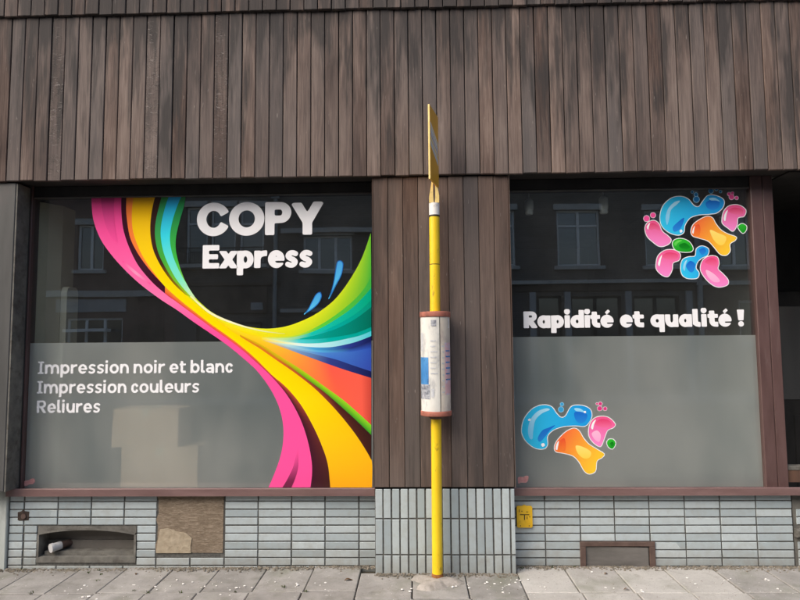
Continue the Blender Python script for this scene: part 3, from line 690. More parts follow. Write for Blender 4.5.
    if ch == 'm':
        h2 = (Wd + w) / 2
        return mn(mxm(ring(.01, h2, -H * .1, H + .012), half(0, -1, 0, H * .5)), mxm(ring(h2 - w, Wd, -H * .1, H + .012), half(0, -1, 0, H * .5)), box(0, w, 0, H), box(h2 - w, h2, 0, H * .52), box(Wd - w, Wd, 0, H * .52))
    if ch == 'r': return mn(box(0, w, 0, H), mxm(stroke([(w * .5, H * .45), (w * .8, H * .72), (Wd * .72, H - w * .45), (Wd * 1.2, H - w * .42)], w * .9), half(1, 0, Wd, 0)))
    if ch == 'i': return mn(box(0, w, 0, H), ell(w / 2, H + .06 + w * .52, w * .56, w * .56)) if heavy else mn(box(0, w, 0, H), box(0, w, H + .10, H + .10 + w * .95))
    if ch == 'l':
        if heavy: return mn(box(0, w, w * .4, asc), mxm(stroke([(w * .5, .5), (w * .5, w * .75), (w * .95, w * .46), (Wd * 1.3, w * .44)], w * .92), half(1, 0, Wd, 0)))
        return mn(box(0, w, w * .5, asc), mxm(stroke([(w * .5, .5), (w * .5, w * .7), (w * .85, w * .5), (Wd * 1.4, w * .46)], w * .9), half(1, 0, Wd, 0)))
    if ch == 't':
        s0 = Wd * .16
        return mn(box(s0, s0 + w, w * .9, H + .20), box(0, Wd, H - w * .72, H), mxm(stroke([(s0 + w * .5, .5), (s0 + w * .5, w * .85), (s0 + w * .95, w * .47), (Wd * 1.3, w * .46)], w * .93), half(1, 0, Wd, 0)))
    if ch == 's':
        i = w * .47; bx = lambda u, v: (i + (Wd - 2 * i) * u, i * .95 + (H - 1.9 * i) * v)
        return stroke([bx(1.0, .95), bx(.7, 1.03), bx(.3, 1.0), bx(.03, .76), bx(.30, .55), bx(.70, .45), bx(.97, .24), bx(.7, 0), bx(.3, -.03), bx(.0, .05)], w * .80)
    if ch == 'x': return mn(mxm(seg(w * .2, -.1, Wd - w * .2, H + .1, w * .98), box(-.2, Wd + .2, 0, H)), mxm(seg(w * .2, H + .1, Wd - w * .2, -.1, w * .98), box(-.2, Wd + .2, 0, H)))
    if ch == '!':
        c = Wd / 2; hw = Wd / 2
        return mn(mxm(half(1, -.09, c + hw * .72, .33), half(-1, -.09, c - hw * .72, .33), box(-.1, Wd + .1, .36, 1.0)), ell(c, .15, hw * .8, .16))
    return box(0, Wd, 0, H)
def catmull(pts, k=10, closed=False):
    P = [np.array(p, float) for p in pts]; n = len(P); out = []
    rng = range(n) if closed else range(n - 1)
    for i in rng:
        if closed: p0, p1, p2, p3 = P[i - 1], P[i], P[(i + 1) % n], P[(i + 2) % n]
        else: p0, p1, p2, p3 = P[max(i - 1, 0)], P[i], P[i + 1], P[min(i + 2, n - 1)]
        for j in range(k):
            t_ = j / k
            out.append(.5 * ((2 * p1) + (p2 - p0) * t_ + (2 * p0 - 5 * p1 + 4 * p2 - p3) * t_ * t_ + (-p0 + 3 * p1 - 3 * p2 + p3) * t_ ** 3))
    if not closed: out.append(P[-1])
    return out
def field_mesh(F, xs, ys):
    """flat polygons covering F < 0: whole runs of cells joined, edge cells clipped"""
    V, Fc = [], []; ny, nx = F.shape
    def emit(poly):
        o = len(V); V.extend(poly); Fc.append(tuple(range(o, o + len(poly))))
    ins = F < 0
    for j in range(ny - 1):
        run = None
        for i in range(nx):
            full = i < nx - 1 and ins[j, i] and ins[j, i + 1] and ins[j + 1, i] and ins[j + 1, i + 1]
            if full:
                if run is None: run = i
            else:
                if run is not None:
                    emit([(xs[run], ys[j]), (xs[i], ys[j]), (xs[i], ys[j + 1]), (xs[run], ys[j + 1])]); run = None
                if i < nx - 1 and (ins[j, i] or ins[j, i + 1] or ins[j + 1, i] or ins[j + 1, i + 1]):
                    c = [(xs[i], ys[j], F[j, i]), (xs[i + 1], ys[j], F[j, i + 1]), (xs[i + 1], ys[j + 1], F[j + 1, i + 1]), (xs[i], ys[j + 1], F[j + 1, i])]
                    poly = []
                    for a, b in zip(c, c[1:] + c[:1]):
                        if a[2] < 0: poly.append(a[:2])
                        if (a[2] < 0) != (b[2] < 0):
                            s = a[2] / (a[2] - b[2]); poly.append((a[0] + (b[0] - a[0]) * s, a[1] + (b[1] - a[1]) * s))
                    if len(poly) >= 3: emit(poly)
    return V, Fc
def letter(ch, ox, oz, cap, Wd, w, xh, parent, heavy, lean=0.0):
    xs = np.arange(-.08, Wd + .12, .022); ys = np.arange(-.36, 1.14, .022)
    F = glyph_fields(ch, Wd, w, xh, xs, ys, heavy)
    # a light blur of the field softens the corners a little
    for _ in range(2 if heavy else 1): F = (F + np.roll(F, 1, 0) + np.roll(F, -1, 0) + np.roll(F, 1, 1) + np.roll(F, -1, 1)) / 5
    V, Fc = field_mesh(F, xs, ys)
    me = bpy.data.meshes.new('letter'); me.from_pydata([(ox + x * cap, YD, oz + y * cap) for x, y in V], [], Fc); me.materials.append(MATS['vinyl_white'])
    return link(bpy.data.objects.new('letter', me), parent)
def gp(px, py): return U(px, py, YD)
def word_fit(root, items, base_px, cap, heavy, w, xh):
    """items: (char, left px, right px); base_px: baseline pixel at the first letter; all sit on one level line"""
    z0 = gp(items[0][1], base_px).z
    for ch, a, b in items:
        xa, xb = gp(a, base_px).x, gp(b, base_px).x
        letter(ch, xa, z0, cap, (xb - xa) / cap, w, xh, root, heavy)
def mpp(px, py): return gp(px + 1, py).x - gp(px, py).x
k = 140 / 800
root = empty('lettering', gp(258, 270), 'large bold white COPY Express lettering on the left window', 'lettering')
capC = mpp(260, 220) * 33.2
word_fit(root, [('C', 190 + 38 * k, 190 + 222 * k), ('O', 190 + 222 * k, 190 + 424 * k), ('P', 190 + 428 * k, 190 + 578 * k), ('Y', 190 + 578 * k, 190 + 763 * k)], 236.0, capC, True, .285, .75)
capE = mpp(260, 260) * 23.5
word_fit(root, [('E', 190 + 71 * k, 190 + 166 * k), ('x', 190 + 168 * k, 190 + 270 * k), ('p', 190 + 267 * k, 190 + 363 * k), ('r', 190 + 366 * k, 190 + 440 * k), ('e', 190 + 445 * k, 190 + 540 * k), ('s', 190 + 541 * k, 190 + 620 * k), ('s', 190 + 622 * k, 190 + 702 * k)], 268.6, capE, True, .272, .74)
q1 = lambda a: 520 + a * .15
q2 = lambda a: 630 + a * .15
root = empty('lettering', gp(630, 328), 'white slogan Rapidité et qualité ! across the right window', 'lettering')
capR = mpp(620, 320) * 16.9
word_fit(root, [('R', q1(25), q1(117)), ('a', q1(117), q1(205)), ('p', q1(208), q1(294)), ('i', q1(299), q1(334)), ('d', q1(338), q1(429)), ('i', q1(433), q1(468)), ('t', q1(470), q1(536)), ('é', q1(538), q1(626)), ('e', q1(668), q1(753)),
                ('t', q2(20), q2(95)), ('q', q2(138), q2(232)), ('u', q2(236), q2(325)), ('a', q2(328), q2(416)), ('l', q2(420), q2(472)), ('i', q2(478), q2(514)), ('t', q2(520), q2(590)), ('é', q2(592), q2(680)), ('!', q2(718), q2(766))], 328.2, capR, True, .315, .75)
# service list: ordinary bold sans
ADV = {'I': .40, 'm': .98, 'p': .62, 'r': .44, 'e': .60, 's': .50, 'i': .215, 'o': .63, 'n': .60, 't': .42, 'b': .62, 'l': .27, 'a': .55, 'c': .50, 'u': .60, 'R': .66, ' ': .16}
def line(root, s, x_left, x_right, base, cap, w=.205, xh=.755, gap=.075):
    tot = sum(ADV[c] + gap for c in s) - gap
    xa, xb = gp(x_left, base).x, gp(x_right, base).x; sc = (xb - xa) / tot; z0 = gp((x_left + x_right) / 2, base).z; x = xa
    for c in s:
        if c != ' ': letter(c, x, z0, cap, ADV[c] * sc / cap, w, xh, root, False)
        x += (ADV[c] + gap) * sc
root = empty('lettering', gp(120, 413), 'three lines of white service text on the frosted left window', 'lettering')
capT = mpp(120, 370) * 12.2
line(root, 'Impression noir et blanc', 37.8, 232.8, 373.3, capT)
line(root, 'Impression couleurs', 36.8, 199.3, 393.0, capT)
line(root, 'Reliures', 36.6, 100.2, 412.8, capT)

# --- printed graphics. Every shape is traced on the glass plane; colour varies linearly over a shape or along a band
SHEETS = [0]
def sheet(name, verts, faces, cols, parent, lay):
    SHEETS[0] += 1; lay = lay + .04 * (SHEETS[0] % 20)
    me = bpy.data.meshes.new(name); me.from_pydata([(p.x, YD - lay * .0001, p.z) for p in verts], [], faces)
    ca = me.color_attributes.new('print', 'FLOAT_COLOR', 'POINT')
    for i, c in enumerate(cols): ca.data[i].color = c
    me.materials.append(MATS['vinyl_print']); return link(bpy.data.objects.new(name, me), parent)
def resample(P, n):
    P = np.array(P); d = np.r_[0, np.cumsum(np.hypot(*np.diff(P, axis=0).T))]; s = np.linspace(0, d[-1], n)
    return np.c_[np.interp(s, d, P[:, 0]), np.interp(s, d, P[:, 1])]
def ccol(stops, t_):
    for (a, ca), (b, cb) in zip(stops[:-1], stops[1:]):
        if t_ <= b:
            u_ = (t_ - a) / (b - a) if b > a else 0; return tuple(ca[i] + (cb[i] - ca[i]) * u_ for i in range(3)) + (1,)
    return (*stops[-1][1][:3], 1)
def band(name, A, B, stops, parent, lay, n=56, stopsB=None):
    """strip between two traced edges; stops: (position 0..1, colour) along the band, stopsB for its second edge"""
    a = resample(catmull(A), n); b = resample(catmull(B), n); V, cols, F = [], [], []
    for i in range(n):
        V += [gp(*a[i]), gp(*b[i])]; cols += [ccol(stops, i / (n - 1)), ccol(stopsB or stops, i / (n - 1))]
    for i in range(n - 1): F.append((2 * i, 2 * i + 1, 2 * i + 3, 2 * i + 2))
    return sheet(name, V, F, cols, parent, lay)
def blob(name, pts, c0, c1, parent, lay, d=(0, 1), grow=0., closed=True, k=8):
    """closed outline with a linear gradient c0 -> c1 along direction d (pixels)"""
    P = np.array(catmull(pts, k, True) if closed else pts); ctr = P.mean(0)
    if grow:
        T = np.roll(P, -1, 0) - np.roll(P, 1, 0); nrm = np.c_[T[:, 1], -T[:, 0]]; nrm /= np.linalg.norm(nrm, axis=1)[:, None] + 1e-9
        area = np.sum(P[:, 0] * np.roll(P[:, 1], -1) - np.roll(P[:, 0], -1) * P[:, 1]); P = P + nrm * grow * (1 if area > 0 else -1)
    pr = P @ np.array(d, float); pr = (pr - pr.min()) / (pr.max() - pr.min() + 1e-9)
    return sheet(name, [gp(*p) for p in P], [tuple(range(len(P)))], [tuple(c0[i] + (c1[i] - c0[i]) * s for i in range(3)) + (1,) for s in pr], parent, lay)
K = dict(pink=lin(252, 84, 160), pinkl=lin(255, 120, 178), pinkd=lin(215, 60, 130), maroon=lin(62, 20, 38), brown=lin(60, 28, 24), yellow=lin(255, 226, 0), amber=lin(252, 178, 20), gold=lin(214, 150, 20),
         orange=lin(248, 130, 60), coral=lin(250, 92, 76), lime=lin(196, 226, 30), limey=lin(222, 236, 60), green=lin(60, 170, 70), gbright=lin(130, 214, 24), cyan=lin(60, 222, 240), azure=lin(40, 150, 214),
         pale=lin(236, 240, 170), teal=lin(0, 178, 168), tealm=lin(20, 196, 178), teald=lin(0, 110, 92), sky=lin(120, 220, 236), blue=lin(52, 98, 196), navy=lin(22, 28, 84), white=lin(235, 240, 240))
sw = empty('swirl_decal', gp(300, 487), 'rainbow swirl of pink, yellow, green and blue ribbons on the left window', 'decal')
L0 = [(91, 186), (91.3, 195), (93, 218), (100, 238), (110, 253), (123, 268), (140, 284), (160, 299), (177, 310), (193, 321.5), (210, 333), (227, 345), (243, 358), (258, 372), (271, 390), (279, 407), (283, 424), (283.2, 440), (280.5, 456), (275, 472), (268.5, 487.4)]
L1 = [(122.5, 186), (121.3, 200), (121.5, 214), (123.5, 230), (129, 247), (138, 265), (152, 282), (165, 293.5), (180, 304.5), (195, 315.5), (210, 326.5), (227, 338.5), (241, 349), (256, 362), (272, 377), (287, 395), (299, 416), (307, 438), (311.5, 460), (312, 474), (310.5, 487.4)]
L2 = [(127, 186), (126.2, 205), (126.8, 218), (130, 237), (137, 252), (147, 266.5), (157, 278), (165, 286), (172, 292.5), (182, 303)]
L3 = [(135.5, 186), (132.2, 207), (132.5, 228), (137.5, 245), (145, 260), (156.5, 276), (165, 286.5), (180, 300), (195, 312), (210, 323.5), (227, 335.5), (241, 346), (256, 359), (272, 375), (287, 388), (301, 405), (313, 426), (322, 446), (328, 465), (330.3, 487.4)]
L4 = [(158.5, 186), (153, 205), (150.5, 222), (150.7, 237), (154, 252), (162, 268), (173, 283), (185, 294.5), (198, 306), (212, 317), (227, 328), (243, 338.5), (258, 347.5), (277, 360.5), (295, 373), (313, 387), (328, 401.5), (342, 417), (356, 435), (367, 452), (371.3, 460)]
U0 = [(187.5, 186), (184, 206), (180, 220), (176, 238), (176.3, 253), (180.5, 269), (187, 284.5), (196, 298.5), (210, 311), (227, 320.5), (243, 325.5), (258, 328.2), (273, 328.4), (291, 325), (313, 315.6), (331.6, 302.5), (343.5, 289), (354, 273), (362.5, 256.5), (370.8, 233)]
b_ = band  # bands from the top edge start darker: soffit shadow put into their colour
b_('ribbon', L1[4:13], L3[3:12], [(0, lin(150, 40, 50)), (.3, lin(225, 90, 50)), (1, lin(235, 110, 50))], sw, .5)
b_('ribbon', L4[4:11], U0[4:10], [(0, K['green']), (.5, K['lime']), (1, K['limey'])], sw, .5)
b_('ribbon', L0, L1, [(0, K['pinkd']), (.12, K['pink']), (.35, K['pinkl']), (.5, K['pink']), (1, K['pink'])], sw, 1, 80)
b_('ribbon', L1[:8] + [(172, 298.8)], L3[:7] + [(172, 293)], [(0, K['maroon']), (1, K['maroon'])], sw, 2)
b_('ribbon', L2, L3[:8] + [(182, 302)], [(0, K['gold']), (.15, K['orange']), (.6, lin(255, 120, 60)), (1, lin(240, 110, 40))], sw, 3, 40, [(0, K['gold']), (.15, K['orange']), (1, lin(255, 150, 40))])
b_('ribbon', L1[7:], L3[6:], [(0, lin(225, 60, 60)), (.35, lin(232, 70, 80)), (.5, lin(150, 40, 60)), (.62, K['maroon']), (1, K['maroon'])], sw, 3, 60, [(0, lin(240, 150, 40)), (.35, lin(240, 120, 50)), (.55, lin(214, 90, 60)), (.75, lin(110, 46, 44)), (1, K['brown'])])
b_('ribbon', L3, L4[:16] + [(328, 401.5), (342, 417), (356, 435), (367, 452), (372, 461), (372, 487.4)], [(0, K['gold']), (.09, lin(250, 200, 10)), (.3, K['yellow']), (.75, K['yellow']), (1, K['amber'])], sw, 4, 90, [(0, K['gold']), (.09, lin(250, 200, 10)), (.3, K['yellow']), (.75, lin(255, 210, 0)), (1, K['amber'])])
g0 = [(164, 186), (160, 203), (156, 220), (155, 235), (157.5, 250), (163.5, 264), (173, 279.5), (186, 293)]
c0 = [(173, 186), (166.5, 203), (162, 220), (160.7, 235), (163.5, 252), (170, 268), (178, 281.5), (190, 295.5), (203, 305.8)]
c1 = [(187, 186), (178.5, 203), (172, 223), (170, 240), (173, 256), (180, 272.5), (186, 283), (195, 297), (203, 305.2)]
dk = lambda c, k_: tuple(v * k_ for v in c[:3]) + (1,)  # dims a colour for the shaded top ends of ribbons
b_('ribbon', L4[:9], g0 + [(198, 304)], [(0, lin(48, 30, 26)), (.6, lin(66, 38, 28)), (.8, lin(140, 110, 20)), (1, K['lime'])], sw, 5, 40)
b_('ribbon', g0 + [(203, 309)], c0, [(0, dk(K['green'], .6)), (.2, lin(48, 150, 90)), (.55, lin(70, 176, 60)), (.8, lin(130, 200, 40)), (1, K['lime'])], sw, 6, 40)
b_('ribbon', c0, c1, [(0, K['azure']), (.15, lin(40, 176, 226)), (.4, K['cyan']), (.75, lin(130, 236, 200)), (1, K['pale'])], sw, 7, 40)
b_('ribbon', c1, U0[:8] + [(203, 305)], [(0, dk(K['green'], .55)), (.2, lin(40, 140, 80)), (.6, lin(66, 190, 70)), (.85, lin(150, 220, 90)), (1, K['pale'])], sw, 8, 40)
# body of the bend, then the upper fan
U1 = [(190, 297), (203, 308.5), (218, 319.5), (235, 329), (252, 334.5), (267.5, 337), (295, 335.5), (317, 326.6), (337, 314), (353.6, 300.5), (364.6, 288), (371.3, 276)]
b_('ribbon', U0[7:], U1, [(0, K['lime']), (.18, K['limey']), (.5, lin(230, 234, 30)), (.75, lin(196, 222, 36)), (1, lin(110, 200, 50))], sw, 9, 60, [(0, lin(220, 230, 40)), (.3, K['yellow']), (.55, lin(206, 222, 36)), (.8, lin(150, 206, 40)), (1, lin(70, 180, 60))])
b_('ribbon', U1, L4[7:13] + [(264, 341), (286, 343), (313, 345), (330, 344)], [(0, K['lime']), (.3, K['yellow']), (.55, lin(246, 226, 60)), (1, K['tealm'])], sw, 5, 50, [(0, lin(240, 220, 20)), (.5, lin(252, 200, 20)), (.8, lin(190, 225, 190)), (1, K['sky'])])
U2 = [(262, 336.8), (280, 338), (297, 336.5), (318, 329.5), (338, 318), (355, 305.5), (371.3, 288)]
U3 = [(262, 337.5), (285, 340), (303, 338), (322, 331.5), (341, 322.5), (358, 312), (371.3, 300)]
U4 = [(262, 338.5), (286, 342), (310, 343.5), (330, 342), (348, 338.5), (360, 335.6), (371.3, 331)]
U5 = [(262, 339.3), (286, 344), (310, 347), (330, 347.2), (348, 344), (360, 340.5), (371.3, 336)]
U6 = [(264, 340), (290, 346), (313, 349.5), (332, 350), (348, 348.2), (360, 345), (371.3, 341)]
U7 = [(266, 340.5), (292, 347.5), (316, 352), (336, 352.4), (352, 351.6), (371.3, 348)]
U8 = [(266, 340.6), (292, 348.5), (316, 354.5), (336, 359.5), (352, 365), (371.3, 371.5)]
O1 = [(262, 340), (275, 344.5), (290, 350), (313, 358.5), (341, 368.5), (371.3, 378)]
b_('ribbon', U1[5:], U2, [(0, lin(236, 230, 50)), (.2, lin(190, 226, 70)), (.45, lin(90, 206, 60)), (1, lin(60, 176, 70))], sw, 10, 40)
b_('ribbon', U2, U3, [(0, lin(240, 228, 50)), (.15, lin(200, 234, 150)), (.4, K['tealm']), (1, lin(0, 168, 130))], sw, 10, 40)
b_('ribbon', U3, U4, [(0, lin(246, 228, 50)), (.12, lin(214, 238, 170)), (.3, lin(60, 206, 200)), (.55, lin(0, 172, 166)), (1, lin(0, 150, 120))], sw, 10, 40, [(0, lin(248, 226, 50)), (.15, lin(222, 242, 190)), (.34, lin(80, 210, 220)), (.6, K['teal']), (1, lin(0, 160, 150))])
b_('ribbon', [(300, 338.6), (318, 334.5), (338, 328), (356, 318.5), (371.3, 307)], [(300, 339.4), (318, 339), (338, 336.5), (356, 333), (371.3, 327)], [(0, K['teal']), (.35, lin(0, 150, 136)), (1, K['teald'])], sw, 11, 30)
b_('ribbon', U4, U5, [(0, lin(250, 226, 50)), (.16, lin(240, 238, 150)), (.32, lin(226, 246, 235)), (.5, lin(190, 240, 244)), (1, lin(70, 205, 222))], sw, 12, 40)
b_('ribbon', U5, U6, [(0, lin(250, 222, 60)), (.2, lin(190, 232, 230)), (.45, lin(70, 170, 225)), (.75, lin(44, 60, 150)), (1, K['navy'])], sw, 11, 40)
b_('ribbon', U6, U7, [(0, lin(250, 218, 70)), (.2, lin(170, 220, 232)), (.5, lin(80, 170, 225)), (.8, lin(38, 46, 110)), (1, lin(30, 34, 92))], sw, 10, 40, [(0, lin(250, 216, 70)), (.22, lin(180, 216, 220)), (.5, lin(90, 180, 228)), (.8, lin(52, 98, 196)), (1, lin(46, 76, 178))])
b_('ribbon', U7, U8, [(0, lin(240, 225, 150)), (.2, lin(150, 205, 225)), (.5, lin(80, 140, 216)), (1, lin(48, 84, 186))], sw, 10, 40, [(0, lin(240, 225, 150)), (.25, lin(140, 196, 220)), (.6, lin(64, 116, 206)), (1, lin(52, 76, 176))])
b_('ribbon', U8, O1, [(0, lin(240, 210, 120)), (.3, lin(120, 160, 205)), (.6, lin(50, 64, 140)), (1, K['navy'])], sw, 11, 40)
G1 = [(240, 334.5), (262, 345), (274, 352.5), (286, 360), (304, 371.5), (322.5, 385), (342.6, 399.5), (356, 411), (371.3, 425)]
G0 = [(240, 336), (262, 348.3), (276, 358), (291, 367.5), (306, 378.5), (325, 392.5), (345, 410), (357, 421), (371.3, 435)]
b_('ribbon', [(225, 324.5), (243, 332.5)] + O1, [(225, 326)] + G1, [(0, lin(250, 226, 30)), (.25, lin(252, 210, 40)), (.5, lin(250, 160, 60)), (.72, K['coral']), (.93, lin(246, 98, 78)), (1, lin(206, 72, 60))], sw, 8, 60, [(0, lin(250, 224, 20)), (.25, lin(250, 190, 30)), (.5, lin(246, 140, 60)), (.75, lin(250, 100, 70)), (.93, lin(246, 98, 78)), (1, lin(200, 72, 60))])
b_('ribbon', G1, G0, [(0, lin(230, 190, 20)), (.3, lin(210, 200, 20)), (.5, lin(170, 216, 20)), (1, lin(136, 222, 40))], sw, 12, 40, [(0, lin(210, 120, 30)), (.3, lin(190, 140, 20)), (.45, lin(90, 170, 30)), (1, lin(40, 150, 40))])
b_('ribbon', G0, L4[11:], [(0, lin(228, 130, 30)), (.25, lin(206, 88, 40)), (.45, lin(150, 66, 46)), (.7, lin(74, 34, 28)), (1, lin(56, 26, 22))], sw, 11, 40, [(0, lin(240, 170, 20)), (.2, lin(226, 110, 40)), (.45, lin(190, 80, 46)), (.7, lin(96, 42, 30)), (1, lin(60, 28, 22))])
# darker veils in the pink ribbon
b_('veil', [(101, 186), (101.5, 205), (106, 226), (113, 240)], [(116, 186), (114, 205), (115, 226), (118, 243)], [(0, lin(140, 40, 92)), (.4, lin(214, 66, 136)), (1, K['pink'])], sw, 13, 24)
b_('veil', [(296.5, 452), (293.5, 466), (288, 478), (282.5, 487.4)], [(297.5, 452), (298, 466), (295.5, 477), (291.5, 487.4)], [(0, K['pink']), (.4, lin(196, 64, 126)), (.8, lin(120, 38, 76)), (1, lin(104, 32, 66))], sw, 13, 24)
b_('highlight', [(122, 262), (135, 274), (150, 284.5)], [(123, 260.5), (137, 272), (151, 283.5)], [(0, K['pink']), (.5, lin(255, 160, 200)), (1, K['pink'])], sw, 13, 12)
b_('highlight', [(190, 296.5), (210, 314), (235, 324.5), (262, 331.5), (285, 334)], [(191, 295.5), (211, 312), (236, 323), (262, 330.3), (285, 333.5)], [(0, K['pale']), (.5, lin(250, 250, 205)), (1, lin(222, 230, 120))], sw, 14, 30)
# two drops beside the swirl
for pts in ([(340, 260.3), (342.8, 262), (343.4, 266), (341.6, 275), (336.5, 285), (330, 297.5), (328.4, 298.5), (331.5, 290), (334, 279), (335.6, 268), (337, 262)],
            [(319, 292), (321.2, 293), (321.7, 297), (318.6, 303.5), (312, 309.6), (303.8, 314.6), (308, 309), (312, 301), (315.5, 294.6)]):
    blob('drop', pts, lin(36, 96, 170), lin(40, 120, 196), sw, 2)
    blob('drop_light', pts, lin(70, 160, 226), lin(90, 200, 244), sw, 3, (0, 1), -.9)

def paint_blob(root, outline, hue, lay=2, extra=()):
    blob('white_edge', outline, K['white'], K['white'], root, lay, (0, 1), .6)
    c = {'blue': (lin(30, 150, 226), lin(52, 200, 244)), 'pink': (lin(238, 84, 140), lin(246, 140, 210)), 'orange': (lin(246, 110, 60), lin(250, 206, 50)), 'green': (lin(50, 190, 50), lin(20, 150, 30))}[hue]
    d = {'blue': (-1, .25), 'pink': (-.1, 1), 'orange': (1, .7), 'green': (.3, 1)}[hue]
    blob('paint', outline, c[0], c[1], root, lay + 2, d, -.15)
    for i, (kind, pts) in enumerate(extra):
        cc = {'dark': {'blue': (lin(26, 104, 206), lin(40, 140, 226)), 'pink': (lin(226, 60, 110), lin(240, 110, 160)), 'orange': (lin(238, 84, 50), lin(244, 130, 50)), 'green': (lin(10, 120, 20), lin(20, 140, 30))}[hue],
              'light': {'blue': (lin(170, 226, 250), lin(120, 206, 248)), 'pink': (lin(255, 190, 220), lin(250, 170, 216)), 'orange': (lin(255, 226, 120), lin(255, 214, 80)), 'green': (lin(110, 220, 90), lin(80, 200, 70))}[hue],
              'white': (lin(250, 250, 250), lin(240, 248, 252))}[kind]
        blob('gloss', pts, cc[0], cc[1], root, lay + 4 + i)
def dot(root, cx, cy, r, col, lay, edge=True):
    c = [(cx + r * math.cos(a * math.pi / 6), cy + r * math.sin(a * math.pi / 6)) for a in range(12)]
    if edge: blob('bubble_edge', c, lin(225, 200, 215) if col[0] > .5 else lin(150, 210, 240), lin(225, 210, 220) if col[0] > .5 else lin(150, 210, 240), root, lay, (0, 1), .45, False)
    blob('bubble', c, col, col, root, lay + 2, (0, 1), -.1, False)
A = lambda x, y: (630 + x / 5, 180 + y / 5)
r1 = empty('blob_decal', gp(695, 288), 'cluster of blue, pink, green and orange paint blobs high on the right window', 'decal', 'paint blob decals')
pb1 = lambda L: [A(*p) for p in L]
paint_blob(r1, pb1([(150, 185), (165, 130), (205, 92), (250, 82), (290, 95), (320, 128), (345, 132), (365, 105), (390, 78), (430, 78), (468, 100), (465, 135), (435, 163), (400, 170), (340, 175), (300, 190), (275, 225), (268, 262), (240, 275), (195, 262), (160, 230)]), 'blue', 2,
           [('dark', pb1([(380, 112), (420, 95), (448, 110), (440, 140), (410, 150), (385, 138)])), ('dark', pb1([(215, 235), (245, 205), (270, 190), (262, 225), (245, 250), (220, 258)])), ('light', pb1([(178, 190), (190, 145), (220, 112), (250, 104), (235, 122), (205, 150), (196, 195), (185, 225)])), ('light', pb1([(395, 92), (425, 90), (450, 108), (430, 103), (405, 102)])), ('white', pb1([(248, 252), (258, 248), (262, 258), (252, 264)]))])
paint_blob(r1, pb1([(305, 258), (315, 225), (345, 200), (385, 182), (412, 190), (430, 220), (455, 250), (490, 270), (530, 285), (525, 302), (500, 320), (500, 355), (480, 376), (450, 370), (420, 335), (390, 305), (345, 290), (315, 280)]), 'orange', 2,
           [('dark', pb1([(312, 258), (322, 232), (345, 222), (352, 250), (345, 280), (322, 276)])), ('light', pb1([(400, 250), (440, 265), (480, 285), (470, 320), (445, 325), (415, 295)])), ('white', pb1([(311, 262), (316, 242), (324, 230), (320, 250), (317, 268)]))])
for L, ex in (([(75, 240), (90, 212), (120, 202), (145, 220), (160, 255), (190, 280), (205, 300), (190, 322), (150, 332), (115, 310), (85, 280)], [('dark', [(90, 235), (110, 215), (140, 228), (150, 255), (125, 245), (105, 250)]), ('white', [(84, 235), (92, 220), (100, 214), (95, 232), (90, 248)])]),
              ([(130, 425), (140, 380), (175, 352), (220, 350), (250, 370), (245, 400), (215, 415), (210, 450), (190, 482), (160, 475), (135, 450)], [('dark', [(160, 380), (190, 362), (235, 370), (235, 392), (205, 400), (180, 395)]), ('white', [(140, 420), (148, 392), (160, 375), (154, 400), (148, 430)])]),
              ([(352, 440), (365, 400), (400, 380), (435, 385), (445, 415), (440, 445), (465, 470), (490, 500), (485, 525), (440, 535), (400, 515), (365, 475)], [('dark', [(375, 410), (405, 390), (432, 400), (430, 430), (400, 425)]), ('light', [(380, 450), (420, 470), (450, 505), (420, 510), (390, 485)])]),
              ([(460, 200), (470, 155), (500, 128), (545, 126), (578, 150), (570, 180), (540, 190), (535, 225), (515, 255), (490, 240), (465, 220)], [('dark', [(490, 155), (520, 138), (562, 148), (560, 172), (525, 172)]), ('white', [(468, 195), (474, 168), (488, 150), (482, 178), (476, 205)])])):
    paint_blob(r1, pb1(L), 'pink', 2, [(a, pb1(b)) for a, b in ex])
paint_blob(r1, pb1([(212, 320), (225, 298), (260, 293), (295, 308), (315, 340), (305, 358), (265, 360), (228, 350)]), 'green', 2, [('dark', pb1([(245, 325), (275, 315), (300, 335), (285, 345), (255, 340)])), ('light', pb1([(220, 318), (238, 303), (260, 302), (240, 315), (228, 330)]))])
paint_blob(r1, pb1([(540, 232), (560, 218), (582, 230), (580, 252), (565, 266), (548, 252)]), 'green', 2)
paint_blob(r1, pb1([(253, 440), (262, 400), (290, 385), (325, 380), (332, 345), (360, 330), (392, 345), (388, 375), (360, 390), (338, 410), (330, 440), (345, 465), (335, 490), (290, 492), (262, 475)]), 'blue', 2, [('dark', pb1([(280, 430), (300, 405), (325, 420), (318, 455), (300, 460)])), ('light', pb1([(264, 440), (272, 412), (285, 400), (278, 425), (274, 455)])), ('dark', pb1([(345, 350), (370, 340), (380, 358), (360, 375)]))])
for x, y, r_, c in ((83, 193, 3.0, 'pink'), (115, 176, 2.6, 'pink'), (332, 97, 2.9, 'azure'), (330, 73, 1.8, 'azure'), (311, 60, 1.2, 'azure'), (405, 55, 2.3, 'azure'), (378, 28, 3.0, 'azure'), (432, 45, 1.6, 'azure'), (452, 58, 1.2, 'azure'), (408, 26, 1.7, 'azure'), (508, 85, 2.6, 'pink'), (533, 90, 1.7, 'pink'), (512, 66, 1.5, 'pink'), (495, 70, 1.7, 'pink')):
    dot(r1, *A(x, y), r_, K[c] if c == 'pink' else lin(30, 110, 170), 2)
B = lambda x, y: (510 + x * .15, 390 + y * .15)
pb2 = lambda L: [B(*p) for p in L]
r2 = empty('blob_decal', gp(567, 474), 'blue, orange and pink paint blobs low on the frosted right window', 'decal', 'paint blob decals')
